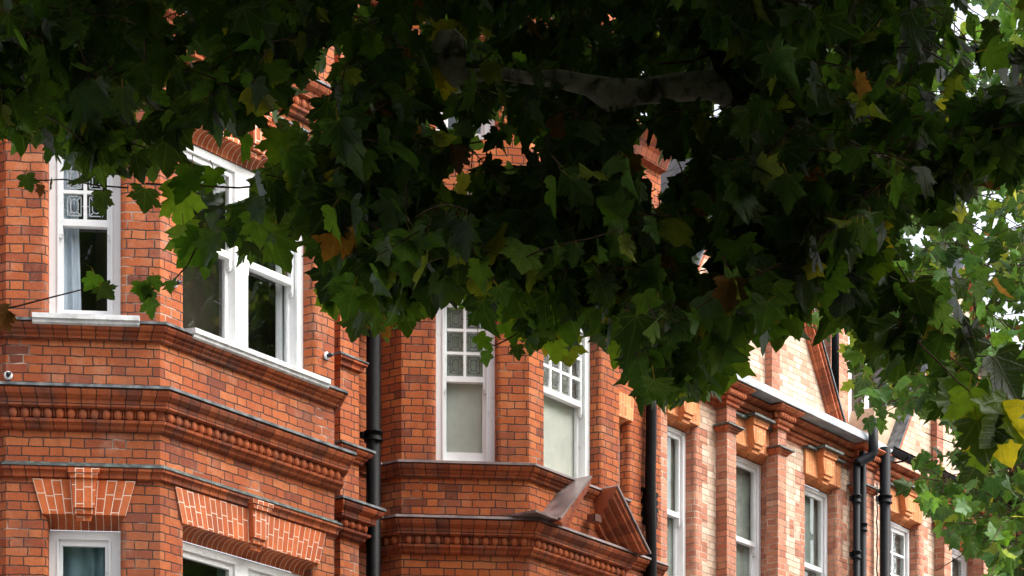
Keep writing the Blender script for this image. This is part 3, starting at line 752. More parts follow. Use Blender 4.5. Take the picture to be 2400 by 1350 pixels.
# ------------------------------------------------------------------ cream brick gabled houses
GUT = 9.5
def gable_house(root, dx, xl, xr, cfg):
    F = Fr((xl, YM), (xr, YM))
    W = [(9.70+dx if not cfg['wide'] else 9.38+dx, 10.27+dx), (11.12+dx, 11.985+dx), (12.86+dx, 13.64+dx)]
    H0, H1 = 6.9, 8.86
    holes = [(a-xl, b-xl, H0, 8.93) for a, b in W]
    rng = random.Random(5)
    zl = [H0-4 + .225*k for k in range(80)]
    ul = []
    for a, b in W:
        ul += [a-.155-xl, a-.27-xl, b+.155-xl, b+.27-xl]
    cx = 11.6+dx
    ul += [10.70+dx-xl, 12.13+dx-xl, 12.45+dx-xl, 12.56+dx-xl, 12.34+dx-xl]
    patches = {(0, 12): 1, (0, 9): 1, (1, 5): 1, (1, 2): 1, (0, 17): 1, (1, 14): 1}
    def mat(u, z):
        x = u + xl
        if z > 8.93: return 1 if z < 9.24 else 0
        if x < 9.70 and not cfg['wide']: return 0
        row = int((z-H0)/.225) if z > H0 else 0
        for a, b in W:
            lim = .27 if row % 2 == 0 else .155
            if a-lim < x < a or b < x < b+lim: return 0
        if 12.34+dx < x < 12.56+dx and (int(x > 12.45+dx), row) in patches: return 0
        if 10.90+dx < x < 11.2+dx: return 0
        return 1
    mb = MB(); wall(mb, F, GROUND, GUT+.1, holes, mat, 0, ul, zl)
    mb.build('wall', ['brick_far', 'cream'], root)
    # gable standing on the parapet
    gl, gr, ga = cx-2.25, cx+2.28, 12.9; gz = GUT-.05; yg = YM+.05
    m = MB(); n = 46; bz = [gz + (ga-gz)*k/n for k in range(n+1)]
    for k in range(n):
        z0, z1 = bz[k], bz[k+1]; t0 = (z0-gz)/(ga-gz); t1 = (z1-gz)/(ga-gz)
        a0, b0 = gl+(cx-gl)*t0, gr+(cx-gr)*t0; a1, b1 = gl+(cx-gl)*t1, gr+(cx-gr)*t1
        band = 0 if (10.9 < z0 < 11.1 or 11.7 < z0 < 11.85) else 1
        m.face([(a0,yg,z0),(b0,yg,z0),(b1,yg,z1),(a1,yg,z1)], [(a0,z0),(b0,z0),(b1,z1),(a1,z1)], band)
    G = m.build('gable', ['brick_far', 'cream'], root)
    for xa in (10.73+dx, 11.96+dx):
        zt = ga - (ga-gz)*abs(xa+.1-cx)/2.25 - .25
        m = MB(); m.box(Fr((xa, yg-.09), (xa+.19, yg-.09)), 0, .19, 0, .10, gz, zt); m.build('gable_pilaster', 'brick_far', G)
    for sx, ex in ((gl, -1), (gr, 1)):
        m = MB(); d = Vector((cx-sx, 0, ga-gz)).normalized(); nn = Vector((-d.z, 0, d.x))*(1 if ex > 0 else -1)
        nn = Vector((d.z, 0, -d.x)) if ex < 0 else Vector((-d.z, 0, d.x))
        a, b = Vector((sx, 0, gz)), Vector((cx, 0, ga))
        prof = [(-.13, 0.0), (-.13, .03), (-.09, .035), (-.09, .055), (-.11, .06), (-.11, .08), (-.07, .085), (-.07, .105), (-.04, .11), (-.04, .14), (0.0, .14)]
        inw = -nn if nn.x*ex > 0 else nn
        L = (b-a).length
        for i in range(len(prof)-1):
            (y0, p0), (y1, p1) = prof[i], prof[i+1]
            f = [a+inw*p0+Vector((0,yg+y0,0)), b+inw*p0+Vector((0,yg+y0,0)), b+inw*p1+Vector((0,yg+y1,0)), a+inw*p1+Vector((0,yg+y1,0))]
            m.face(f, [(0,.07),(L,.07),(L,.071),(0,.071)])
        out = -inw
        m.face([a+Vector((0,yg-.13,0)), a+Vector((0,yg+.3,0)), b+Vector((0,yg+.3,0)), b+Vector((0,yg-.13,0))], [(0,0),(0,.3),(L,.3),(L,0)])
        rk = m.build('raking_cornice', 'mould_far', G)
        m = MB(); o = out*.02
        m.face([a+o+Vector((0,yg-.15,0)), a+o+Vector((0,yg+.3,0)), b+o+Vector((0,yg+.3,0)), b+o+Vector((0,yg-.15,0))])
        m.face([a+Vector((0,yg-.15,0)), b+Vector((0,yg-.15,0)), b+o+Vector((0,yg-.15,0)), a+o+Vector((0,yg-.15,0))])
        m.build('lead_capping', 'lead', rk)
    # pilasters with lead caps, carrying the cornice
    pil = []
    for xa, wd in ((10.73+dx, .21), (11.915+dx, .20), (13.99+dx, .36)):
        if xa > xr: continue
        m = MB(); Fp = Fr((xa, 1.05), (xa+wd, 1.05)); m.box(Fp, 0, wd, 0, YM-1.05+.01, GROUND, 9.3)
        Pl = m.build('pilaster', 'brick_far', root)
        zc = 9.0
        pth = [(xa, YM), (xa, 1.05), (xa+wd, 1.05), (xa+wd, YM)]
        m = MB(); sweep(m, pth, [(0.0, zc+.045), (0.075, zc+.03), (0.078, zc+.012), (0, zc+.012)]); m.build('lead_cap', 'copper_green', Pl)
        m = MB(); sweep(m, pth, [(0.055, zc+.0115), (0.05, zc-.01), (0.025, zc-.02), (0.02, zc-.04), (0, zc-.05)]); m.build('cap_moulding', 'mould_far', Pl)
        pil.append((xa, wd))
    # cornice with roll moulding, breaking forward over the pilasters
    path = [(xl, YM)]
    for xa, wd in pil: path += [(xa-.02, YM), (xa-.02, 1.05), (xa+wd+.02, 1.05), (xa+wd+.02, YM)]
    if path[-1][0] < xr-.05: path.append((xr, YM))
    m = MB(); sweep(m, path, [(0.15, GUT), (0.165, GUT-.02), (0.13, GUT-.05), (0.10, GUT-.055), (0.05, GUT-.06), (0.045, GUT-.155), (0.065, GUT-.16), (0.05, GUT-.185), (0.02, GUT-.19), (0.02, GUT-.23), (0.03, GUT-.235), (0.0, GUT-.26)])
    pe = offset_path(path, 0.06)
    for i in range(len(pe)-1):
        a, b = pe[i], pe[i+1]; L = (b-a).length; n = max(1, int(L/.052)); d = (b-a)/L
        for k in range(n):
            q = a + d*(k+.5)*L/n; blob(m, (q.x, q.y, GUT-.107), .024, .05, .045, d, 0, 6, 5)
    C = m.build('roll_cornice', 'mould_far', root)
    if not cfg['gutter']:
        m = MB(); pth = [(xl+.05, YM-.02), (xr-.35, YM-.02)]
        sweep(m, pth, [(-.07, GUT+.19), (0.27, GUT+.125), (0.312, GUT+.03), (0.315, GUT+.006), (0, GUT+.005)]); m.build('lead_flashing', 'lead_pale', root)
    else:
        m = MB(); gp = []
        for sgn in (0, 1):
            pass
        y0, z0, r = YM-.24, GUT+.10, .075
        for k in range(8):
            t0, t1 = math.pi+math.pi*k/8, math.pi+math.pi*(k+1)/8
            m.face([(xl+.3, y0+r*math.cos(t0), z0+r*math.sin(t0)), (xr, y0+r*math.cos(t0), z0+r*math.sin(t0)), (xr, y0+r*math.cos(t1), z0+r*math.sin(t1)), (xl+.3, y0+r*math.cos(t1), z0+r*math.sin(t1))], None, 0, True)
            m.face([(xr, y0+(r-.006)*math.cos(t0), z0+(r-.006)*math.sin(t0)), (xl+.3, y0+(r-.006)*math.cos(t0), z0+(r-.006)*math.sin(t0)), (xl+.3, y0+(r-.006)*math.cos(t1), z0+(r-.006)*math.sin(t1)), (xr, y0+(r-.006)*math.cos(t1), z0+(r-.006)*math.sin(t1))], None, 0, True)
        m.tube([(xl+.3, y0-r, z0+.002), (xr, y0-r, z0+.002)], .011, 6)
        Gt = m.build('gutter', 'dark_pipe', root)
        m = MB()
        for k in range(6): m.tube([(xl+.7+k*.9, y0-r*1.05, z0), (xl+.7+k*.9, y0-r*.75, z0-r*.75), (xl+.7+k*.9, y0, z0-r*1.08), (xl+.7+k*.9, YM, z0-r)], .012, 5)
        m.build('gutter_bracket', 'dark_pipe', Gt)
    # heads and windows
    for i, (a, b) in enumerate(W):
        fan_lintel(root, F, a-.055-xl, b+.055-xl, 8.93, 9.235, 0.0, (a+b)/2-.02-xl, mat='gauged_far', cove=0.06, keytop=0.03, kproj=0.12, kw=(0.16, 0.11), pr=0.03)
        m = MB()
        for (u0, u1) in ((a-.09, (a+b)/2-.22), ((a+b)/2+.18, b+.09)):
            m.box(F, u0-xl, u1-xl, -.085, .02, 9.238, 9.262)
        c = (a+b)/2-.02
        m.box(F, c-.24-xl, c+.24-xl, -.20, .02, 9.268, 9.295)
        m.build('lead_drip', 'copper_green', root)
        window(root, F, a-xl, b-xl, H0, H1, 7.89, frame=0.06, paint='white_upvc', cols=2 if cfg['leaded'] else 0, rows=3, lead_all=cfg['leaded'], leadc='lead_came',
               inside=[('flat', 0, 1.2, 0, 1.2, 'blind_grey', 'blind')])
    # roof
    m = MB(); ry = 5.5
    m.face([(xl, YM+.2, GUT+.02), (xr, YM+.2, GUT+.02), (xr, ry, ga+.4), (xl, ry, ga+.4)])
    m.face([(gl, yg+.1, gz), (cx, yg+.1, ga-.03), (cx, ry, ga-.03), (gl, yg+.2, gz)]); m.face([(cx, yg+.1, ga-.03), (gr, yg+.1, gz), (gr, yg+.2, gz), (cx, ry, ga-.03)])
    m.face([(xl, ry, ga+.4), (xr, ry, ga+.4), (xr, ry+4, GUT), (xl, ry+4, GUT)])
    rf = m.build('roof', 'slate', root)
    return rf
s_ = M['mould']
M['mould_far'] = brick_mat('moulded_terracotta_orange', [(0, (0.30, 0.075, 0.035)), (0.5, (0.42, 0.11, 0.045)), (1, (0.52, 0.17, 0.08))], (0.05, 0.03, 0.022), (0.4, 0.28, 0.2), pale=(0.6, 0.75), mw=0.006, rowh=0.4, period=0.22, split=0.5, dirt=0.7, bs=0.5, wob=0.002)

h3 = thing('terraced_house', (11.8, 3.5, GROUND), 'cream brick gabled house with tall plain white sash windows and a pale lead flashing', 'house')
rf = gable_house(h3, 0.0, 9.532, 14.28, dict(wide=False, gutter=False, leaded=False))
h4 = thing('terraced_house', (17.2, 3.5, GROUND), 'cream brick gabled house with leaded windows and a black gutter', 'house')
gable_house(h4, 5.60, 14.282, 21.0, dict(wide=True, gutter=True, leaded=True))
# dormer and rendered parapet between the two gables
m = MB(); F = Fr((14.25, 1.62), (14.72, 1.62)); m.box(F, 0, .47, 0, 2.2, 9.4, 12.0); D = m.build('dormer', 'brick_far', rf)
m = MB(); F = Fr((14.73, 1.66), (15.35, 1.66)); m.box(F, 0, .14, 0, .1, 9.9, 11.6); m.box(F, .5, .62, 0, .1, 9.9, 11.6); m.box(F, .14, .5, 0, .1, 11.5, 11.6); m.box(F, .14, .5, 0, .1, 9.9, 9.97)
m.build('dormer_window', 'white_paint', D)
m = MB(); m.box(F, .14, .62, .05, .12, 9.95, 11.55); m.build('dormer_glass', 'room_dark', D)
m = MB(); m.tube([(14.15, 1.5, 12.2), (14.15, 1.5, 10.0)], .05, 10); m.build('vent_pipe', 'dark_pipe', D)
m = MB()
a = [(14.72, 1.30), (15.25, 1.30)]
m.face([(14.60,1.30,9.62),(15.10,1.30,9.62),(15.62,1.30,10.45),(14.86,1.30,10.25)]); m.face([(14.60,1.30,9.62),(14.86,1.30,10.25),(14.86,2.6,10.25),(14.60,2.6,9.62)]); m.face([(14.86,1.30,10.25),(15.62,1.30,10.45),(15.62,2.6,10.45),(14.86,2.6,10.25)])
m.build('parapet', 'render_tan', h4)
m = MB(); m.face([(14.30,1.0,9.60),(14.95,1.0,9.60),(15.10,1.29,9.82),(14.45,1.29,9.84)]); m.face([(14.30,1.0,9.56),(14.95,1.0,9.56),(14.95,1.0,9.60),(14.30,1.0,9.60)])
m.build('valley_lead', 'lead_pale', h4)
# downpipes of the cream houses
pipe(h3, [(13.66, .93, 9.17), (13.66, .93, GROUND)], .046, 'dark_pipe', collars=[((13.66, .93), 8.75), ((13.66, .93), 8.05)])
pipe(h3, [(13.86, .80, 9.78), (13.86, .80, 9.36), (13.84, .82, 9.31), (13.68, .92, 9.21), (13.66, .93, 9.17)], .062, 'dark_pipe')
pipe(h3, [(13.90, .97, 9.40), (13.90, .97, GROUND)], .046, 'dark_pipe', collars=[((13.90, .97), 8.45)])
pipe(h4, [(14.42, .93, 9.56), (14.42, .93, GROUND)], .070, 'dark_pipe', collars=[((14.42, .93), 8.9), ((14.42, .93), 7.3)])
m = MB(); m.tube([(14.30, .98, 9.1)] + [(14.30+.012*math.sin(k*2.2), .98, 9.1-k*.1) for k in range(1, 30)], .009, 5); m.build('cable', 'plastic_black', h4)

# ------------------------------------------------------------------ unseen terrace added across the street to block low sky and reflect in glass
ho = thing('terrace_block', (8, -28, GROUND), 'plain brick terrace added out of view across the street, to block low sky and be mirrored in the window glass', 'building')
F = Fr((60, -24), (-45, -24)); hl = []
for k in range(30):
    for z in (0.2, 3.6, 7.0): hl.append((1.5+k*3.5, 2.8+k*3.5, z, z+1.8))
m = MB(); wall(m, F, GROUND, 11.0, hl); m.build('wall', 'brick_b', ho)
m = MB()
for (a_, b_, c_, d_) in hl[:100]: m.box(F, a_, b_, .15, .2, c_, d_)
o = m.build('window_sashes', 'plastic_black', ho); o['kind'] = 'stuff'
m = MB(); m.face([F.pt(0,-.3,10.9), F.pt(F.L,-.3,10.9), F.pt(F.L,4.5,14.2), F.pt(0,4.5,14.2)]); m.face([F.pt(0,4.5,14.2), F.pt(F.L,4.5,14.2), F.pt(F.L,9,10.9), F.pt(0,9,10.9)]); m.build('roof', 'slate', ho)
# ------------------------------------------------------------------ trees
LEAF = [(0,0),(.16,-.09),(.36,-.06),(.54,.06),(.43,.13),(.47,.20),(.33,.27),(.46,.33),(.48,.43),(.62,.60),(.46,.585),(.36,.66),(.25,.56),(.29,.70),(.18,.79),(.13,.90),(0,1.04)]
LP = np.array(LEAF + [(-x, y) for x, y in LEAF[-2:0:-1]])
CEN = np.array([0.0, 0.30])
SIMPLE = np.array([(0,0),(.36,-.06),(.54,.06),(.33,.27),(.62,.60),(.25,.56),(0,1.04),(-.25,.56),(-.62,.60),(-.33,.27),(-.54,.06),(-.36,-.06)])
class Leaves:
    def __init__(s): s.co = []; s.uv = []; s.tri = []; s.tone = []; s.n = 0
    def add(s, base, tip, nrm, size, tone, fold, curl, pet, simple=False, rng=None):
        P = SIMPLE if simple else LP
        k = len(P)
        t = np.array(tip); n = np.array(nrm); x = np.cross(t, n); x /= np.linalg.norm(x)+1e-9; n = np.cross(x, t)
        q = np.vstack([P, CEN])*np.array([[0.72 + 0.42*abs(math.sin(base[0]*91.7+base[2]*37.1)), 1.0]])
        q = q + np.stack([0.16*math.sin(base[1]*71.3)*q[:,1]**2, np.zeros(len(q))], 1)
        wv = 0.0 if simple else 0.035*np.sin(q[:,0]*17+base[0]*30)+0.03*np.sin(q[:,1]*13+base[1]*20)
        z = fold*np.abs(q[:,0]) + curl*q[:,1]**2 - 0.25*fold*q[:,0]**2 + wv*np.abs(q[:,0]*1.5)
        co = np.array(base) + size*(q[:,0:1]*x + q[:,1:2]*t + z[:,None]*n)
        s.co.append(co); i0 = s.n
        a = np.arange(k); b = (a+1) % k
        s.tri.append(np.stack([np.full(k, i0+k), i0+a, i0+b], 1))
        s.uv.append(q); s.tone.append(np.tile(np.append(tone, 1.0), (k+1, 1))); s.n += k+1
        if pet is not None:   # petiole
            p = np.array(pet); bb = np.array(base); sd_ = x*0.0022
            s.co.append(np.array([p-sd_, p+sd_, bb+sd_, bb-sd_])); j = s.n
            s.tri.append(np.array([[j, j+1, j+2], [j, j+2, j+3]])); s.uv.append(np.zeros((4, 2)) + [[0, 0.01]]); s.tone.append(np.tile([.16,.10,.04,1.0], (4, 1))); s.n += 4
    def build(s, name, mat, parent):
        co = np.vstack(s.co) - np.array(parent_origin(parent)); tri = np.vstack(s.tri); uv = np.vstack(s.uv); tone = np.vstack(s.tone)
        me = bpy.data.meshes.new(name); me.vertices.add(len(co)); me.vertices.foreach_set('co', co.astype(np.float32).ravel())
        me.loops.add(tri.size); me.loops.foreach_set('vertex_index', tri.astype(np.int32).ravel())
        me.polygons.add(len(tri)); me.polygons.foreach_set('loop_start', np.arange(0, tri.size, 3, dtype=np.int32))
        me.polygons.foreach_set('loop_total', np.full(len(tri), 3, dtype=np.int32))
        me.update(calc_edges=True)
        ul = me.uv_layers.new(name='UVMap'); ul.data.foreach_set('uv', uv[tri.ravel()].astype(np.float32).ravel())
        ca = me.color_attributes.new('tone', 'FLOAT_COLOR', 'POINT'); ca.data.foreach_set('color', tone.astype(np.float32).ravel())
        me.polygons.foreach_set('use_smooth', np.ones(len(tri), dtype=bool))
        me.materials.append(M[mat]); o = bpy.data.objects.new(name, me); sc.collection.objects.link(o); o.parent = parent
        return o
def join_into(a, others):
    with bpy.context.temp_override(active_object=a, object=a, selected_objects=[a]+others, selected_editable_objects=[a]+others):
        bpy.ops.object.join()
def interp(tab, x):
    if x <= tab[0][0]: return tab[0][1]
    for (a, ya), (b, yb) in zip(tab, tab[1:]):
        if x <= b: return ya + (yb-ya)*(x-a)/(b-a)
    return tab[-1][1]
def rv(rng): 
    return np.array([rng.gauss(0, 1), rng.gauss(0, 1), rng.gauss(0, 1)])
def unit(v): return v/(np.linalg.norm(v)+1e-9)
GREENS = [(.035,.085,.018), (.045,.105,.02), (.03,.075,.022), (.06,.13,.022), (.05,.10,.03)]
def tone_of(rng, yellow=0.02):
    r = rng.random()
    if r < yellow*.5: return np.array((.25,.26,.04))*rng.uniform(.6, 1.1)
    if r < yellow*.9: return np.array((.16,.075,.025))*rng.uniform(.6, 1.1)
    if r < yellow*4: return np.array((.14,.19,.03))*rng.uniform(.7, 1.1)
    return np.array(rng.choice(GREENS))*rng.uniform(.35, 1.35)
def leaf_on(L, p, size, rng, down=1.0, tone=None, simple=False, faceb=None):
    tip = unit(np.array((0, 0, -down)) + rv(rng)*0.42)
    pet = size*rng.uniform(.25, .5)
    base = np.array(p) + unit(rv(rng)*.6 + np.array((0, 0, -.5)))*pet
    n = rv(rng)
    if faceb is not None: n = n + np.array(faceb)*.2
    n = unit(n - tip*np.dot(n, tip))
    L.add(base, tip, n, size, tone if tone is not None else tone_of(rng), rng.uniform(-.3, .95), rng.uniform(-.6, .12), p if not simple else None, simple)
def twig(L, T, p, d, length, size, rng, ok, step=0.075, r=0.0035, **kw):
    """a drooping shoot with alternate leaves"""
    pts = [np.array(p)]; d = unit(np.array(d)); n = max(2, int(length/step))
    for k in range(n):
        d = unit(d + np.array((0, 0, -.06)) + rv(rng)*.07)
        q = pts[-1] + d*step
        if not ok(q, size): break
        pts.append(q)
        leaf_on(L, q, size*rng.uniform(.65, 1.12), rng, **kw)
    if len(pts) > 2 and T is not None: T.tube(pts, [r*(1-.6*i/len(pts)) for i in range(len(pts))], 4, caps=False)

# ---- near tree
random.seed(11); rng = random.Random(11); np.random.seed(3)
t1 = thing('plane_tree', (-4.7, -11.1, GROUND), 'plane tree with dark hanging leaves and a pale mottled limb, close overhead', 'tree')
TB = 11.3
tk = MB()
base = Vector((-4.7, -11.1, GROUND))
top = Vector((-5.0, -10.9, 5.6))
tk.tube([base+Vector((0,0,-.15)), base+Vector((0,0,.3)), base+Vector((.03,.02,2)), base+Vector((-.05,.05,4.2)), top, Vector((-5.2,-10.6,7.2)), Vector((-5.4,-10.2,9.0))], [.34,.27,.23,.21,.19,.13,.06], 14, 0, .10)
kn = at(1722, 195, TB)
tk.tube([top+Vector((0,0,.2)), Vector((-5.4,-10.5,6.15)), Vector((-6.0,-9.9,6.1)), at(1715,-260,TB), at(1712,-120,TB), at(1718,0,TB), at(1725,110,TB), kn], [.13,.12,.11,.105,.10,.095,.11,.10], 14, 0, .14)
tk.tube([at(1765,215,TB+.05), at(1720,215,TB), at(1660,200,TB-.03), at(1580,205,TB-.06), at(1500,215,TB-.08), at(1430,222,TB-.1), at(1380,200,TB-.08), at(1310,185,TB-.04), at(1230,180,TB), at(1160,170,TB+.02), at(1110,178,TB+.03), at(1078,180,TB+.03), at(1062,150,TB+.02), at(1050,100,TB), at(1046,70,TB-.02)],
        [.05,.075,.062,.055,.056,.063,.046,.040,.030,.026,.030,.048,.072,.075,.04], 14, 0, .22)
tk.build('trunk', 'bark', t1)
kb = MB()
kb.tube([at(1705,-60,TB-.06), at(1712,20,TB-.06), at(1722,90,TB-.05), at(1735,160,TB-.04), at(1745,215,TB-.02), at(1738,262,TB), at(1730,280,TB)], [.10,.115,.125,.115,.085,.055,.02], 18, 0, .55)
kb.build('pollard_knob', 'knob_bark', t1)

TW = MB(); L1 = Leaves()
LOW = [(-400,300),(0,335),(60,325),(110,350),(150,375),(200,385),(260,400),(300,430),(350,430),(400,440),(425,420),(440,500),(450,560),(500,575),(540,610),(600,590),(650,600),(700,550),(760,570),(820,690),(860,740),(900,745),(950,735),(1050,710),(1120,715),(1200,760),(1250,800),(1300,830),(1350,800),(1400,780),(1440,810),(1490,850),(1530,930),(1560,965),(1610,955),(1650,890),(1700,870),(1750,840),(1790,780),(1860,740),(1930,710),(1965,690),(2000,600),(2060,540),(2150,500),(2250,490),(2320,440),(2400,380),(2700,380),(4000,700)]
GAPS = [(480,430,150,185),(612,372,62,52),(120,400,60,46),(92,250,26,34),(470,120,34,52),(720,215,62,72),(318,310,28,50),(690,305,60,42),(1035,265,30,12),(1062,455,36,28),(1430,55,22,42),(1600,370,22,36),(1540,420,16,30),(1235,365,26,26),(240,130,14,20),(385,215,16,22),(560,330,30,26),(780,140,26,26),(1500,375,20,34),(860,20,38,34),(505,395,60,70),(1180,390,14,14),(1275,60,14,18),(2345,70,24,22),(2120,600,50,22),(2200,350,12,14),(1960,95,10,16),(1640,610,26,30), (395,30,20,18),(1120,330,14,20),(1660,500,16,20),(2330,190,12,18), (560,440,36,30)]
def LIMB(px, py, s):
    def hit(x0, x1, y0, y1): return x0-.55*s < px < x1+.55*s and py+1.45*s > y0 and py < y1
    return hit(1385, 1700, 178, 245) or hit(1035, 1125, 95, 190) or hit(1285, 1312, 170, 205)
def ok1(q, size, strict=1.0):
    px, py = proj(q[0], q[1], q[2]); a, b = to_cam(q[0], q[1])
    if b < 4: return False
    s_px = 6364*size/b
    if b < TB+.02 and LIMB(px, py, s_px): return False
    if py > -120:
        lim = interp(LOW, px) - s_px*1.05*strict
        if py > lim + 18*math.sin(px*.035) + 2 + 75*noise.noise(Vector((px*.011, b*1.3, 3.7))): return False
        for gx, gy, rx, ry in GAPS:
            rx *= .58; ry *= .58
            if ((px-gx)/(rx+s_px*.30))**2 + ((py+s_px*.5-gy)/(ry+s_px*.40))**2 < 1: return False
    return True
def dir_b(): return np.array((CT, ST, 0))
fb = -dir_b()
cnt = 0
# shoots filling the part of the crown in view and just above it
for k in range(6300):
    b = rng.uniform(9.4, 13.6)
    px = rng.uniform(-250, 2700); py = rng.uniform(-420, 1130)
    low = interp(LOW, px)
    # denser near the heart of the crown
    if py > low: continue
    dens = 1.0 if px < 2150 else (.30 if py > 250 else .10)
    if rng.random() > dens: continue
    p = at(px, py, b)
    if not ok1(p, .17): continue
    d = rv(rng)*np.array((1, 1, .5)); d[2] -= .15
    twig(L1, TW, p, d, rng.uniform(.2, .5), rng.uniform(.095, .155), rng, ok1, step=.07, faceb=fb)
# fringe: hanging shoots that end at the lower edge of the crown
for k in range(900):
    px = rng.uniform(-60, 2460); b = rng.uniform(9.8, 12.4)
    py = interp(LOW, px) - rng.uniform(60, 230)
    p = at(px, py, b)
    if not ok1(p, .12, .8): continue
    d = rv(rng)*np.array((1, 1, .4)); d[2] -= .5
    twig(L1, TW, p, d, rng.uniform(.15, .4), rng.uniform(.11, .16), rng, lambda q, s_: ok1(q, s_, .85), step=.06, faceb=fb)
# crown above and in front of the view, keeps the light off the leaves below
for k in range(36000):
    b = rng.uniform(-4, 15.5); a = rng.uniform(-7, 8)
    h = rng.uniform(2.2, 17)
    if h < .442*b+.62: continue
    if (a-1.0)**2/40 + (b-6)**2/80 + (h-6.5)**2/100 > 1: continue
    if h < 3.0 and b < 3 and abs(a) < 2: continue
    p = np.array((CAM[0]+ST*a+CT*b, CAM[1]-CT*a+ST*b, h))
    leaf_on(L1, p, rng.uniform(.3, .42), rng, simple=True)
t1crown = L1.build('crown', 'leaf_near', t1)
# long bare shoots and their sprays in front of the walls
def spray(T, L, pts, b, leaves, size, r=.004, yellow=0.0):
    P = [at(x, y, b) for x, y in pts]
    T.tube(P, [r*(1-.5*i/len(P)) for i in range(len(P))], 5, caps=False)
    for (x, y, s_, kind) in leaves:
        tone = {'g': (.07,.17,.02), 'd': (.03,.06,.018), 'y': (.45,.40,.04), 'b': (.10,.04,.03), 'l': (.13,.24,.03)}[kind]
        p = np.array(at(x, y-s_*.4, b + rng.uniform(-.05, .05)))
        tip = unit(np.array((0, 0, -1)) + rv(rng)*.35); n = unit(np.array(fb)+rv(rng)*.7); n = unit(n - tip*np.dot(n, tip))
        L.add(p, tip, n, s_*b/6364*1.05, np.array(tone)*rng.uniform(.8, 1.2), rng.uniform(0, .45), rng.uniform(-.2, .1), np.array(at(x+rng.uniform(-8, 8), y-s_*.75, b)))
L1b = Leaves()
B1 = 11.0
spray(TW, L1b, [(-60,735),(40,718),(120,697),(180,682),(215,672),(232,650)], B1, [(222,660,44,'g'),(235,690,50,'d'),(18,755,62,'b'),(-5,740,50,'b')], .2)
spray(TW, L1b, [(470,560),(440,620),(405,660),(375,672)], B1, [(330,680,48,'g'),(360,662,34,'g'),(402,672,34,'g'),(350,712,52,'g'),(345,690,36,'d')], .2)
spray(TW, L1b, [(960,600),(900,625),(840,632),(780,645),(740,636)], B1, [(850,670,90,'d'),(800,680,80,'d'),(760,700,62,'l'),(775,720,50,'l'),(870,720,70,'d'),(840,760,62,'d'),(905,690,90,'d'),(750,640,18,'d'),(880,760,50,'d')], .2)
spray(TW, L1b, [(1230,770),(1190,795),(1160,810),(1120,800)], B1, [(1120,805,46,'g'),(1140,838,40,'g'),(1212,822,34,'d'),(1200,770,70,'g'),(1250,775,60,'y'),(1290,790,66,'y'),(1300,820,60,'l'),(1240,760,40,'y')], .2)
spray(TW, L1b, [(300,440),(230,435),(150,420),(60,425)], B1, [(60,425,38,'d'),(95,445,26,'b'),(122,432,26,'b'),(185,440,60,'d'),(240,470,52,'d')], .2)
spray(TW, L1b, [(900,360),(820,350),(740,385),(660,430),(560,440),(450,435),(340,430)], B1, [(420,470,110,'l'),(450,430,90,'g'),(340,470,70,'d'),(500,420,60,'g'),(700,370,120,'l'),(660,340,80,'l'),(580,340,70,'g'),(480,590,90,'g'),(500,615,70,'g'),(570,560,110,'d'),(630,540,120,'d'),(430,560,80,'l')], .2, r=.006)
spray(TW, L1b, [(1010,120),(1005,180)], B1+.3, [(1020,175,90,'y'),(1040,195,60,'y'),(1000,150,90,'l'),(985,190,80,'g'),(960,120,60,'b'),(1440,350,130,'d')], .2)
spray(TW, L1b, [(2150,800),(2250,900),(2330,960)], B1-.4, [(2330,1010,130,'y'),(2360,1000,150,'l'),(2270,960,110,'l'),(2290,1030,110,'d'),(2330,880,110,'d'),(2300,1075,60,'l'),(1880,700,80,'y'),(2040,560,90,'y'),(2060,620,80,'l'),(1930,600,90,'l'),(1620,840,120,'l'),(1600,800,110,'g'),(1700,850,110,'l'),(1780,790,110,'g'),(1560,900,120,'g'),(1450,830,60,'l'),(1440,800,50,'g'),(1335,630,120,'l'),(1320,720,130,'g'),(1240,690,110,'g'),(1060,510,110,'l'),(1010,500,100,'g'),(880,530,130,'l'),(1140,690,110,'g')], .2)
# the longer shoot that runs down towards the right
BR = [(1960,500),(2020,590),(2080,660),(2140,715),(2210,790),(2290,860),(2360,930)]
for k in range(52):
    f = rng.random()**1.3*(len(BR)-1); i = int(f); f -= i
    x = BR[i][0]+(BR[i+1][0]-BR[i][0])*f; y = BR[i][1]+(BR[i+1][1]-BR[i][1])*f
    p = np.array(at(x+rng.uniform(-45, 45), y+rng.uniform(-70, 30), rng.uniform(10.7, 11.3)))
    twig(L1b, TW, p, rv(rng)+np.array((0, 0, -.4)), rng.uniform(.08, .2), rng.uniform(.12, .19), rng, lambda q, s_: True, step=.07, faceb=fb)
TW.tube([at(1970,520,11), at(2020,590,11), at(2080,660,11), at(2140,715,11), at(2210,760,11), at(2290,860,11)], [.012,.011,.012,.010,.007,.004], 7)
for (x0,y0,x1,y1) in ((1740,60,1830,-60),(1770,90,1990,110),(1790,130,2060,150),(1780,175,2120,200),(1770,260,2040,290),(1750,280,1800,330),(1800,330,1900,430),(1690,80,1560,60),(1680,120,1540,150),(1700,20,1640,-80),(1760,30,1880,-90),(1720,-10,1720,-140),(1780,185,1810,175),(1900,430,1920,470)):
    TW.tube([at(x0,y0,TB-.1), at((x0+x1)/2+rng.uniform(-15,15),(y0+y1)/2+rng.uniform(-12,12),TB-.2), at(x1,y1,TB-.25)], [.010,.007,.004], 6)
join_into(t1crown, [TW.build('twigs', 'twig_bark', t1), L1b.build('leaf_sprays', 'leaf_near', t1)])

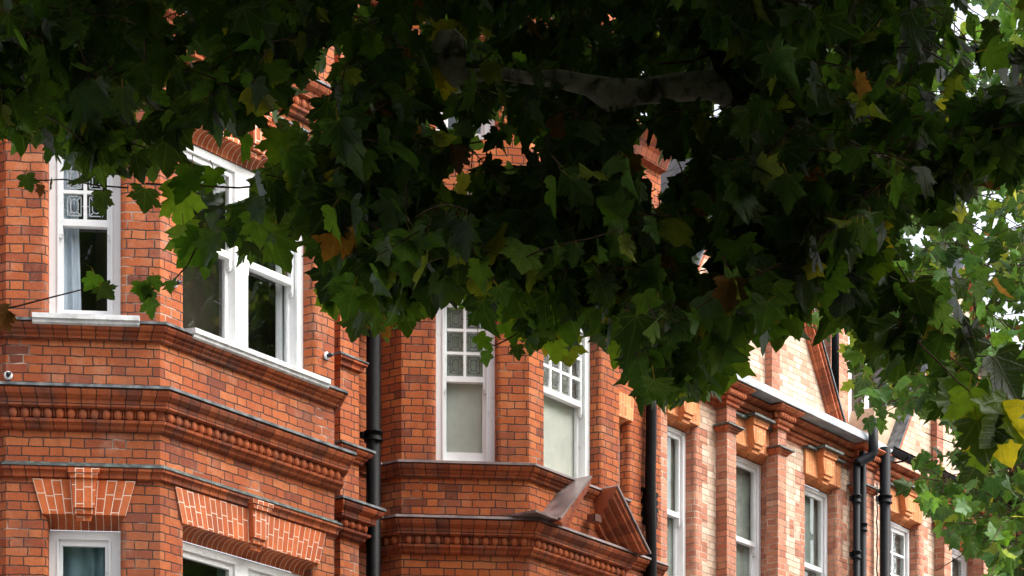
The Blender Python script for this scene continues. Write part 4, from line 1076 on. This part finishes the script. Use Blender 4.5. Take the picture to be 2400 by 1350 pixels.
# ---- tree added beyond the frame to darken the reflections in the bay windows
t3 = thing('plane_tree', (13.0, -8.0, GROUND), 'tall plane tree added out of view farther along the kerb, to darken the reflections in the window glass', 'tree')
tk = MB(); tk.tube([Vector((13,-8,GROUND-.1)), Vector((13,-8,GROUND+.3)), Vector((13.05,-8,3)), Vector((12.9,-7.9,7)), Vector((13,-8,12))], [.38,.3,.25,.2,.06], 12, 0, .1)
tk.build('trunk', 'bark', t3); L3 = Leaves(); r3 = random.Random(8)
for k in range(9000):
    q = unit(rv(r3))*r3.uniform(.3, 1)**.5; p = np.array((13.0+q[0]*4.3, -8.0+q[1]*3.6, 9.3+q[2]*5.6))
    if noise.noise(Vector(p)*.8) < -.3: continue
    leaf_on(L3, p, r3.uniform(.28, .38), r3, simple=True)
L3.build('crown', 'leaf_far', t3)
# ---- farther tree
t2 = thing('plane_tree', (5.4, -7.2, GROUND), 'smaller leaved plane tree hanging over the cream houses at the right', 'tree')
TB2 = 22.0
tk = MB(); base = Vector((5.4, -7.2, GROUND))
tk.tube([base+Vector((0,0,-.15)), base+Vector((0,0,.3)), base+Vector((.02,0,3)), base+Vector((-.05,.05,6)), base+Vector((-.1,.1,8)), base+Vector((0,.2,10))], [.36,.29,.25,.22,.15,.06], 14, 0, .1)
tk.tube([base+Vector((-.02,.02,5.2)), at(2620,1250,TB2), at(2500,1190,TB2), at(2430,1185,TB2), at(2385,1165,TB2), at(2365,1150,TB2)], [.16,.13,.12,.11,.10,.05], 12, 0, .15)
tk.tube([base+Vector((-.05,.05,6.4)), at(2560,1120,TB2), at(2470,1040,TB2), at(2400,985,TB2), at(2350,925,TB2), at(2300,860,TB2)], [.16,.13,.11,.10,.085,.05], 12, 0, .12)
tk.build('trunk', 'bark', t2)
kb = MB(); kb.tube([at(2410,1170,TB2), at(2385,1155,TB2), at(2360,1140,TB2), at(2345,1135,TB2)], [.10,.14,.12,.04], 16, 0, .6); kb.build('pollard_knob', 'knob_bark', t2)
LEFT = [(-200,1500),(300,1800),(500,1950),(560,1960),(620,1930),(680,1850),(720,1840),(760,1880),(820,1960),(880,1980),(940,1985),(980,1975),(1010,2060),(1060,2150),(1090,2120),(1120,2090),(1150,2100),(1190,2140),(1230,2170),(1270,2200),(1310,2290),(1400,2300),(1700,2500)]

def ok2(q, size, m=.5):
    px, py = proj(q[0], q[1], q[2])
    a, b = to_cam(q[0], q[1]); s_px = 6364*size/b
    if px < interp(LEFT, py+s_px*.5) + s_px*m: return False
    if 2075 < px < 2215 and 985 < py+s_px*.5 < 1060: return False
    return True
TW2 = MB(); L2 = Leaves(); hub = [np.array(at(2370,1140,TB2)), np.array(at(2330,900,TB2))]
for k in range(1900):
    b = rng.uniform(19.5, 25); py = rng.uniform(-250, 1480); px = rng.uniform(interp(LEFT, py)-10, 2760)
    if py < 560 and px < 2400 and rng.random() < .45: continue
    if py > 560 and px < 2400 and rng.random() < (.34 if py > 980 else .0): continue
    p = np.array(at(px, py, b))
    if not ok2(p, .2): continue
    d = rv(rng)*np.array((1, 1, .4)); d[0] -= .5
    twig(L2, TW2, p, d, rng.uniform(.35, .8), rng.uniform(.11, .17), rng, ok2, step=.11, r=.006, down=.55, faceb=fb*.6)
for k in range(2200):
    b = rng.uniform(18, 27); a = rng.uniform(1.5, 9); h = rng.uniform(5, 12.5)
    if (a-5.6)**2/12 + (b-22.5)**2/14 + (h-9)**2/14 > 1: continue
    p = np.array((CAM[0]+ST*a+CT*b, CAM[1]-CT*a+ST*b, h)); px, py = proj(*p)
    if px < 2420 and py > -60: continue
    leaf_on(L2, p, rng.uniform(.22, .3), rng, simple=True)
for k in range(36):
    h = rng.choice(hub); t = rng.uniform(-2.8, 2.8)
    L_ = rng.uniform(.35, 1.1)
    e = h + L_*unit(np.array((math.cos(t)*ST-.2, -math.cos(t)*CT, math.sin(t)))); m_ = (h+e)/2 + rv(rng)*.05
    TW2.tube([h, m_, e], [.011, .007, .003], 5, caps=False)
join_into(L2.build('crown', 'leaf_far', t2), [TW2.build('twigs', 'twig_bark', t2)])

for o in (h1, h2, h3, h4): o['group'] = 'houses of the terrace'
for o in (t1, t2, t3): o['group'] = 'plane trees along the kerb'
